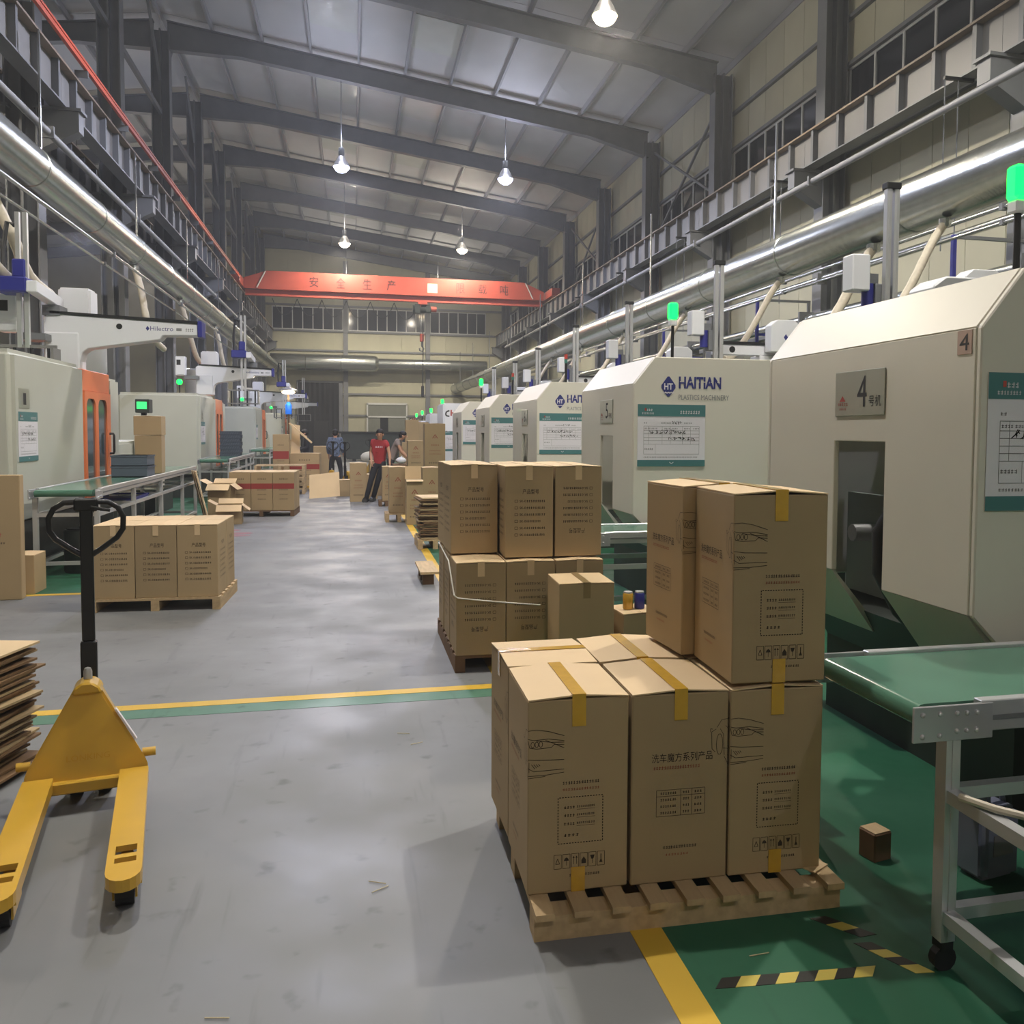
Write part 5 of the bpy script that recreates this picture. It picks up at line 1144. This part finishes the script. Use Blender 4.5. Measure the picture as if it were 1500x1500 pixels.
# open carton with splayed flaps, small carton and leaning sheets by the long conveyor
def open_carton(label, wd, dp, h, loc, rz):
    o = thing('open_carton', label, 'carton', loc, rz, 'open cartons beside the left conveyor'); a, b, t = wd/2, dp/2, 0.006
    add('body', MB().box(-a,a,-b,-b+t,0,h).box(-a,a,b-t,b,0,h).box(-a,-a+t,-b+t,b-t,0,h).box(a-t,a,-b+t,b-t,0,h).box(-a,a,-b,b,0,t), 'cardboard', o)
    for (p0, p1, d) in (((-a,-b),(a,-b),(0,-0.16)), ((a,-b),(a,b),(0.13,0)), ((a,b),(-a,b),(0,0.14)), ((-a,b),(-a,-b),(-0.14,0))):
        z1 = h+(0.08 if d[1] > 0 or d[0] < 0 else -0.10)
        add('flap', MB().hexa([(p0[0],p0[1],h),(p1[0],p1[1],h),(p1[0]+d[0],p1[1]+d[1],z1),(p0[0]+d[0],p0[1]+d[1],z1),(p0[0],p0[1],h+0.005),(p1[0],p1[1],h+0.005),(p1[0]+d[0],p1[1]+d[1],z1+0.005),(p0[0]+d[0],p0[1]+d[1],z1+0.005)]), 'cardboard_pale_lit', o)
    return o
open_carton('open carton with splayed flaps beside the red banded cartons', 0.40, 0.42, 0.66, (-2.38,17.6,0.0), R(-6))
open_carton('low open carton between the leaning sheets and the splayed one', 0.42, 0.40, 0.34, (-2.13,16.75,0), R(3))
for k in range(3):
    o = tag(add('cardboard_sheet', MB().hexa([(0,-0.02,0),(0.2,-0.02,0.0),(0.2,0.35,0),(0,0.35,0),(-0.28,-0.02,0.92),(-0.27,-0.02,0.92),(-0.27,0.35,0.92),(-0.28,0.35,0.92)] if False else
        [(0.0,0,0),(0.015,0,0),(0.015,0.4,0),(0.0,0.4,0),(-0.22,0,0.96),(-0.205,0,0.96),(-0.205,0.4,0.96),(-0.22,0.4,0.96)]), 'cardboard_pale_lit' if k == 2 else 'cardboard', None, (-2.47+k*0.05,16.3-k*0.12,0.0), (0,0,R(8))),
        ('rear sheet of three leaning on the long conveyor rail','middle sheet of three leaning on the long conveyor rail','front pale sheet of three leaning on the long conveyor rail')[k], 'cardboard', 'sheets leaning on the long conveyor')
# things on the left conveyors
carton('tall plain two-part carton standing at the far end of long conveyor', 0.37, 0.42, 0.58, (-3.02,14.75,1.002), R(4), {}, None, None)
carton('upper half of the two-part carton, turned slightly on the conveyor', 0.385, 0.44, 0.29, (-3.02,14.75,1.584), R(3), {}, None, None)
def crate(label, wd, dp, h, loc, mat, group, lattice=False):
    o = thing('plastic_crate', label, 'crate', loc, 0, group); a, b, t = wd/2, dp/2, 0.012
    if not lattice:
        add('shell', MB().box(-a,a,-b,-b+t,0,h).box(-a,a,b-t,b,0,h).box(-a,-a+t,-b+t,b-t,0,h).box(a-t,a,-b+t,b-t,0,h).box(-a,a,-b,b,0,t), mat, o)
        add('rim', MB().box(-a-0.01,a+0.01,-b-0.01,-b+t,h-0.02,h).box(-a-0.01,a+0.01,b-t,b+0.01,h-0.02,h).box(-a-0.01,-a+t,-b,b,h-0.02,h).box(a-t,a+0.01,-b,b,h-0.02,h), mat, o)
    else:
        add('tray', shared('lattice_tray', lambda: MB().box(-a,a,-b,b,0,t).box(-a,a,-b,-b+t,h-t,h).box(-a,a,b-t,b,h-t,h).box(-a,-a+t,-b,b,h-t,h).box(a-t,a,-b,b,h-t,h), mat), None, o)
        add('contents', shared('lattice_fill', lambda: MB().box(-a+0.014,a-0.014,-b+0.016,b-0.014,t,h-0.004), 'crate'), None, o)
        for k in range(9): add('rib', shared('lattice_rib', lambda: MB().bar((-0.02,0,0.012),(0.02,0,h-0.012),0.02,0.012), mat), None, o, (-a+0.03+k*(wd-0.06)/8,-b+0.006,0))
        for k in range(5): add('side_rib', shared('lattice_siderib', lambda: MB().box(-0.006,0.006,-0.006,0.006,0.012,h-0.012), mat), None, o, (a-0.006,-b+0.03+k*(dp-0.06)/4,0))
    return o
for k in range(2): crate(('lower','upper')[k]+' grey plastic tray of the pair on the long conveyor', 0.46, 0.5, 0.15, (-3.03,13.7,1.002+k*0.152), 'crate', 'grey trays on the long conveyor')
for k in range(7): crate('dark lattice crate, %s from bottom on the second left conveyor' % ('first','second','third','fourth','fifth','sixth','seventh')[k], 0.5, 0.4, 0.088, (-3.0+(0.015 if k % 2 else 0),23.9,1.002+k*0.09), 'crate_dark', 'dark lattice crates on the second conveyor', True)
o = thing('blue_tray', 'flat blue plastic tray on the shelf bars below long conveyor', 'tray', (-3.08,13.1,0.72))
add('tray', MB().box(-0.26,0.26,-0.5,0.5,0,0.012).box(-0.26,-0.25,-0.5,0.5,0.012,0.05).box(0.25,0.26,-0.5,0.5,0.012,0.05), 'blue_plastic', o); add('rim', MB().box(-0.27,0.27,-0.51,-0.49,0.03,0.055).box(-0.27,0.27,0.49,0.51,0.03,0.055), 'blue_plastic', o)
# big flat carton at the far left and board beside it
o = thing('cardboard_carton', 'big flat carton with red lettering standing upright at left edge', 'carton', (-3.42,9.66,0), R(2))
add('body', MB().box(-0.34,0.27,-0.06,0.06,0,1.22), 'cardboard', o, bevel=0.006)
p = PR().blur(-0.05,0.62,0.16,0.04,4,3); p.build('print', 'ink_red', o, (0,-0.062,0), FRONT); PR().blur(-0.06,0.55,0.2,0.02,8,5).build('print', 'box_ink', o, (0,-0.062,0), FRONT)
carton('shorter carton behind the big upright carton at left edge', 0.30, 0.35, 0.40, (-3.28,10.08,0), R(0), {}, None, None)
o = thing('gas_cylinder', 'dark standing drum below the near end of the long conveyor', 'drum', (-3.08,11.4,0))
add('drum', MB().lathe([(0.19,0),(0.2,0.02),(0.2,0.24),(0.207,0.25),(0.2,0.26),(0.2,0.48),(0.19,0.5),(0,0.5)],20), 'machine_dark', o, smooth=True); add('lid', MB().cyl((0,0,0.5),(0,0,0.515),0.17,20), 'machine_black', o)

# work lamp on its stand far left
o = thing('work_lamp', 'bright fluorescent work lamp on a stand among left machines', 'lamp', (-1.93,29.0,0))
M('work_glow', (255,255,255), emit=(255,228,188), estr=14.0)
add('lamp_shade', MB().lathe([(0.02,0.12),(0.26,0.02),(0.27,0.0),(0.24,-0.01),(0.02,0.08)],18,(0,0,2.9)), 'lamp_shell', o, smooth=True); add('bulb', MB().ball((0,0,2.84),(0.2,0.2,0.05),12), 'work_glow', o, smooth=True)
add('stand', MB().cyl((0,0,0.0),(0,0,2.8),0.03,10).box(-0.25,0.25,-0.03,0.03,0,0.03).box(-0.03,0.03,-0.25,0.25,0,0.03), 'wood_dark', o)
add('blue_glow_part', MB().lathe([(0.0,0),(0.09,0.0),(0.095,0.02),(0.095,0.28),(0.05,0.34),(0.05,0.38)],14,(0.0,0,2.16)), 'blue_bright', o, smooth=True)  # blue piece under the lamp, its glow put into the material
ld = bpy.data.lights.new('work_light', 'POINT'); ld.energy = 60; ld.color = (1.0,0.88,0.7); ld.shadow_soft_size = 0.15
lo = bpy.data.objects.new('work_light', ld); COL.objects.link(lo); lo.parent = o; lo.location = (0,0,2.74)
# sacks and clutter at the end of the aisle
for k, (x, y, z, sx) in enumerate(((0.25,36.0,0.0,0.6),(1.05,36.1,0.0,0.6),(0.65,36.0,0.40,0.62))):
    o = thing('white_sack', ('left lower','right lower','top')[k]+' white sack in the far pile before the end wall', 'sack', (x,y,z), 0, 'white sacks at the end of the aisle')
    add('bag', MB().ball((0,0,0.22),(sx*0.55,0.38,0.22),14), 'white_sack', o, smooth=True); add('tie', MB().cyl((sx*0.5,0,0.2),(sx*0.62,0,0.22),0.05,8), 'white_sack', o)
o = thing('scrap_bin', 'dark scrap bin before the end wall right of the black doorway', 'bin', (1.6,50,0))
add('shell', MB().prism([(-1.9,0.1),(2.0,0.1),(2.3,1.5),(-2.2,1.5)], 'y', -0.8, 0.8), 'machine_dark', o, bevel=0.02); add('rim', MB().box(-2.3,2.4,-0.9,0.9,1.5,1.6), 'machine_black', o)
for sx in (-1.5,1.5): add('skid', MB().box(sx-0.1,sx+0.1,-0.8,0.8,0,0.1), 'machine_black', o)

# ---------------------------------------------------------------- small things under the near conveyor
o = thing('wood_block', 'small rough wooden block on the green floor under conveyor', 'wood', (2.01,3.06,0), R(12))
add('block', MB().box(-0.045,0.045,-0.045,0.045,0,0.115), 'wood_dark', o, bevel=0.006); add('end_grain', MB().box(-0.04,0.04,-0.04,0.04,0.115,0.117), 'wood', o)
o = thing('plastic_jug', 'grey plastic canister on the floor under the near conveyor', 'jug', (2.36,2.86,0), R(10))
add('body', MB().box(-0.10,0.10,-0.075,0.075,0,0.27), 'jug_grey', o, bevel=0.025, seg=3, smooth=True); add('neck', MB().cyl((-0.05,0,0.27),(-0.05,0,0.32),0.03,14), 'jug_grey', o, smooth=True)
add('cap', MB().cyl((-0.05,0,0.32),(-0.05,0,0.345),0.034,14), 'machine_black', o); add('grip', MB().tube([(0.0,0,0.265),(0.0,0,0.31),(0.07,0,0.31),(0.08,0,0.265)],0.012,8), 'jug_grey', o, smooth=True)
add('label_patch', MB().box(-0.05,0.05,-0.0775,-0.0755,0.1,0.18), 'ink_soft', o)
o = thing('parts_basket', 'dark plastic basket on the shelf bars under the near conveyor', 'basket', (2.55,1.93,0.586))
add('basket', MB().box(-0.42,0.42,-0.24,0.24,0,0.012).box(-0.42,0.42,-0.24,-0.228,0.012,0.14).box(-0.42,0.42,0.228,0.24,0.012,0.14).box(-0.42,-0.408,-0.24,0.24,0.012,0.14).box(0.408,0.42,-0.24,0.24,0.012,0.14), 'crate_dark', o)
add('rim', MB().box(-0.43,0.43,-0.25,-0.225,0.13,0.15).box(-0.43,0.43,0.225,0.25,0.13,0.15), 'crate_dark', o)
o = tag(add('air_hose', MB().tube([(1.76,2.25,0.598),(1.80,2.15,0.60),(1.86,2.08,0.598),(1.95,2.12,0.60),(2.02,2.2,0.598)],0.012,8), 'hose', None, smooth=True), 'pale air hose lying over the shelf bars of near conveyor', 'hose')
o = tag(add('hanging_cord', MB().tube([(2.12,2.335,0.545),(2.12,2.32,0.45),(2.125,2.32,0.3),(2.12,2.32,0.12)],0.006,6), 'strap', None), 'pale cord hanging from the near conveyor frame', 'cord')
o = tag(add('cardboard_scrap', MB().hexa([(0,0,0),(0.09,0,0),(0.09,0.12,0.0),(0,0.12,0),(0,0,0.004),(0.09,0,0.004),(0.09,0.12,0.004),(0,0.12,0.004)]), 'cardboard_pale_lit', None, (1.60,2.80,0.108), (0,0,R(30))), 'torn pale cardboard scrap on the corner of the near pallet', 'scrap')
r_ = random.Random(11)
for k, (x, y, l) in enumerate(((0.30,4.9,'straw lying on the grey floor near the two-layer pile'),(0.36,4.75,'crossed straw lying on the grey floor'),(0.05,3.3,'single straw in the middle of the grey floor'),(-0.35,2.6,'straw near the lower edge of the aisle'),(1.30,2.55,'thin stick on green floor by the hazard tape'),(0.12,3.25,'bent straw in the middle of the aisle'))):
    a = r_.uniform(0,6.28); q = 0.07
    tag(add('straw', MB().tube([(x,y,0.004),(x+q*math.cos(a),y+q*math.sin(a),0.004)],0.0018,5), 'debris', None), l, 'straw')
carton('small narrow carton standing right of the near pallet under conveyor end', 0.17, 0.30, 0.47, (1.80,3.52,0.003), R(2), {}, None, None)

# ---------------------------------------------------------------- people
def skin_mesh(name, V_, E_, rad, root, lev=2):
    me = bpy.data.meshes.new(name); me.from_pydata(V_, E_, [])
    ob = bpy.data.objects.new(name, me); COL.objects.link(ob)
    ob.modifiers.new('skin', 'SKIN'); s = ob.modifiers.new('sub', 'SUBSURF'); s.levels = lev; s.render_levels = lev
    for i, q in enumerate(me.skin_vertices[0].data):
        q.radius = rad[i] if isinstance(rad[i], tuple) else (rad[i], rad[i]); q.use_root = (i == root)
    dg = bpy.context.evaluated_depsgraph_get(); dg.update()
    out = bpy.data.meshes.new_from_object(ob.evaluated_get(dg)); bpy.data.objects.remove(ob)
    out.polygons.foreach_set('use_smooth', [True]*len(out.polygons)); out.name = name
    return out
def merge_mb(me, mb):
    bm = bmesh.new(); bm.from_mesh(me); t = bpy.data.meshes.new('tmp'); t.from_pydata(mb.v, [], mb.f); bm.from_mesh(t)
    bmesh.ops.recalc_face_normals(bm, faces=bm.faces); bm.to_mesh(me); bm.free(); bpy.data.meshes.remove(t)
    me.polygons.foreach_set('use_smooth', [True]*len(me.polygons))
def person(label, loc, rz, J, shirt, sleeves=0.55):
    """J: joint name -> local point (x right, y back, z up; the figure faces -y). One continuous body, clothes as children."""
    D = dict(pel=(0,0,0.93), waist=(0,0,1.06), chest=(0,0,1.28), neck=(0,0.0,1.45), head=(0,-0.02,1.58),
             ls=(-0.17,0,1.40), rs=(0.17,0,1.40), le=(-0.21,0.02,1.13), re=(0.21,0.02,1.13), lw=(-0.22,-0.05,0.89), rw=(0.22,-0.05,0.89),
             lh=(-0.085,0,0.90), rh=(0.085,0,0.90), lk=(-0.10,-0.02,0.49), rk=(0.10,-0.02,0.49), la=(-0.10,0.02,0.08), ra=(0.10,0.02,0.08))
    D.update(J); P_ = {k: Vector(v) for k, v in D.items()}
    o = thing('person', label, 'person', loc, rz)
    V_, E_, rad, idx = [], [], [], {}
    def n(k, p, r, par=None):
        idx[k] = len(V_); V_.append(tuple(p)); rad.append(r)
        if par is not None: E_.append((idx[par], idx[k]))
    n('pel', P_['pel'], (0.11,0.08)); n('waist', P_['waist'], (0.10,0.07), 'pel'); n('chest', P_['chest'], (0.11,0.072), 'waist')
    n('neck', P_['neck'], 0.05, 'chest'); hd = P_['head']-P_['neck']
    n('jaw', P_['neck']+hd*0.45+Vector((0,-0.015,0)), 0.062, 'neck'); n('head', P_['head'], (0.078,0.092), 'jaw'); n('crown', P_['head']+hd*0.55, (0.062,0.075), 'head')
    for s, sx in (('l',-1),('r',1)):
        n(s+'s', P_[s+'s'], 0.048, 'chest'); n(s+'m', (P_[s+'s']+P_[s+'e'])/2, 0.044, s+'s'); n(s+'e', P_[s+'e'], 0.04, s+'m'); n(s+'f', (P_[s+'e']*0.55+P_[s+'w']*0.45), 0.04, s+'e'); n(s+'w', P_[s+'w'], 0.027, s+'f')
        d = (P_[s+'w']-P_[s+'e']).normalized(); sd = d.cross(Vector((0,1,0)))
        sd = sd.normalized() if sd.length > 0.1 else Vector((1,0,0)); pm = P_[s+'w']+d*0.075
        n(s+'palm', pm, (0.036,0.018), s+'w')
        fwdv = Vector((0,-1,0)); cross = d.cross(sd).normalized()
        for k, (off, ln) in enumerate(((-0.028,0.065),(-0.009,0.08),(0.01,0.078),(0.028,0.06))):
            b = pm+d*0.03+cross*off; n(s+'k%d' % k, b, 0.009, s+'palm'); n(s+'j%d' % k, b+d*ln*0.55+sd*(-sx)*0.008, 0.0085, s+'k%d' % k); n(s+'t%d' % k, b+d*ln*0.95+sd*(-sx)*0.03, 0.007, s+'j%d' % k)
        b = P_[s+'w']+d*0.045-cross*0.035; n(s+'th', b, 0.011, s+'palm'); n(s+'th2', b+d*0.045-cross*0.018, 0.009, s+'th')
        n(s+'h', P_[s+'h'], (0.085,0.085), 'pel'); n(s+'t', (P_[s+'h']+P_[s+'k'])/2, 0.075, s+'h'); n(s+'k', P_[s+'k'], 0.055, s+'t'); n(s+'c', P_[s+'k']*0.65+P_[s+'a']*0.35, 0.054, s+'k'); n(s+'a', P_[s+'a'], 0.036, s+'c')
        n(s+'toe', P_[s+'a']+Vector((0,-0.16,-0.045)), (0.038,0.025), s+'a')
    body = skin_mesh('body', V_, E_, rad, 0); mb = MB(); h = P_['head']
    mb.ball(tuple(h+Vector((0,-0.098,-0.025))), (0.014,0.018,0.024), 8)
    for sx in (-1, 1): mb.ball(tuple(h+Vector((sx*0.082,0.0,-0.015))), (0.012,0.022,0.032), 8)
    mb.ball(tuple(h+Vector((0,-0.088,-0.065))), (0.024,0.010,0.006), 8)
    merge_mb(body, mb); add('body', body, 'skin', o)
    e = MB()
    for sx in (-1, 1): e.ball(tuple(h+Vector((sx*0.03,-0.088,0.008))), (0.012,0.007,0.007), 8)
    add('eyes', e, 'hair', o)
    # hair cap
    hc = MB().ball(tuple(h+hd*0.30+Vector((0,0.024,0.012))), (0.087,0.098,0.082), 16).ball(tuple(h+Vector((0,0.042,0.005))), (0.086,0.075,0.085), 14); add('hair', hc, 'hair', o, smooth=True)
    # shirt
    V2, E2, r2, i2 = [], [], [], {}
    def m(k, p, r, par=None):
        i2[k] = len(V2); V2.append(tuple(p)); r2.append(r)
        if par is not None: E2.append((i2[par], i2[k]))
    m('hem', P_['pel']+Vector((0,0,-0.06)), (0.165,0.125)); m('w', P_['waist'], (0.150,0.112), 'hem'); m('c', P_['chest'], (0.178,0.135), 'w'); m('n', P_['chest']*0.06+P_['neck']*0.94, (0.085,0.085), 'c')
    for s in 'lr':
        m(s+'s', P_[s+'s'], 0.084, 'c'); q = P_[s+'s']*(1-sleeves)+P_[s+'e']*sleeves if sleeves <= 1 else P_[s+'e']
        m(s+'q', q, 0.068, s+'s')
        if sleeves > 1: m(s+'z', P_[s+'e']*0.15+P_[s+'w']*0.85, 0.045, s+'q')
    add('shirt', skin_mesh('shirt', V2, E2, r2, 1), shirt, o)
    V3, E3, r3, i3 = [], [], [], {}
    def u(k, p, r, par=None):
        i3[k] = len(V3); V3.append(tuple(p)); r3.append(r)
        if par is not None: E3.append((i3[par], i3[k]))
    u('b', P_['waist']+Vector((0,0,-0.05)), (0.142,0.108)); u('p', P_['pel'], (0.152,0.118), 'b')
    for s in 'lr':
        u(s+'h', P_[s+'h']+Vector((0,0,-0.03)), 0.10, 'p'); u(s+'t', (P_[s+'h']+P_[s+'k'])/2, 0.088, s+'h'); u(s+'k', P_[s+'k'], 0.07, s+'t'); u(s+'a', P_[s+'a']+Vector((0,0,-0.03)), 0.058, s+'k')
    add('trousers', skin_mesh('trousers', V3, E3, r3, 1), 'trousers', o)
    for s in 'lr':
        a = P_[s+'a']; add('shoe', MB().hexa([(a.x-0.06,a.y-0.25,0),(a.x+0.06,a.y-0.25,0),(a.x+0.06,a.y+0.09,0),(a.x-0.06,a.y+0.09,0),(a.x-0.055,a.y-0.23,0.075),(a.x+0.055,a.y-0.23,0.075),(a.x+0.055,a.y+0.08,0.13),(a.x-0.055,a.y+0.08,0.13)]), 'shoe', o, bevel=0.015, seg=2, smooth=True)
    return o
red = person('person in a red shirt and dark trousers resting a hand on a carton', (0.62,21.35,0), R(-10),
       dict(chest=(0.02,-0.03,1.28), neck=(0.02,-0.05,1.45), head=(0.02,-0.07,1.585), rs=(0.18,-0.05,1.38), ls=(-0.15,-0.03,1.41), re=(0.25,-0.12,1.13), rw=(0.27,-0.22,0.96), le=(-0.20,0.03,1.15), lw=(-0.17,-0.12,0.97), lk=(-0.19,-0.08,0.50), la=(-0.31,-0.05,0.08), rk=(-0.04,0.0,0.49), ra=(-0.17,0.1,0.08)), 'shirt_red')
PR().blur(-0.09,-0.02,0.18,0.045,4,2).build('chest_print', 'paper', red, (0.02,-0.172,1.29), FRONT)
person('person in a grey shirt bending toward the machines on the right', (0.98,23.9,0), R(80),
       dict(waist=(0,-0.06,1.06), chest=(0,-0.17,1.27), neck=(0,-0.26,1.43), head=(0,-0.33,1.545), ls=(-0.17,-0.2,1.38), rs=(0.17,-0.2,1.38), le=(-0.21,-0.30,1.13), re=(0.21,-0.28,1.13), lw=(-0.18,-0.46,0.97), rw=(0.2,-0.42,0.95), lk=(-0.1,-0.06,0.49), rk=(0.1,0.06,0.49), la=(-0.1,-0.05,0.08), ra=(0.1,0.18,0.08)), 'shirt_grey')
person('person in a blue camouflage shirt seen from behind in the aisle', (-0.50,27.6,0), R(172),
       dict(lk=(-0.14,-0.10,0.50), la=(-0.17,0.0,0.08), rk=(0.12,0.06,0.49), ra=(0.14,0.22,0.08), lw=(-0.2,-0.2,0.98), rw=(0.22,-0.14,0.92)), 'shirt_camo', 1.2)
person('person in black clothes standing at the black doorway in profile', (-1.42,29.2,0), R(-80),
       dict(lw=(-0.16,-0.28,1.05), rw=(0.16,-0.26,1.02), head=(0,-0.05,1.57)), 'shirt_dark', 1.2)
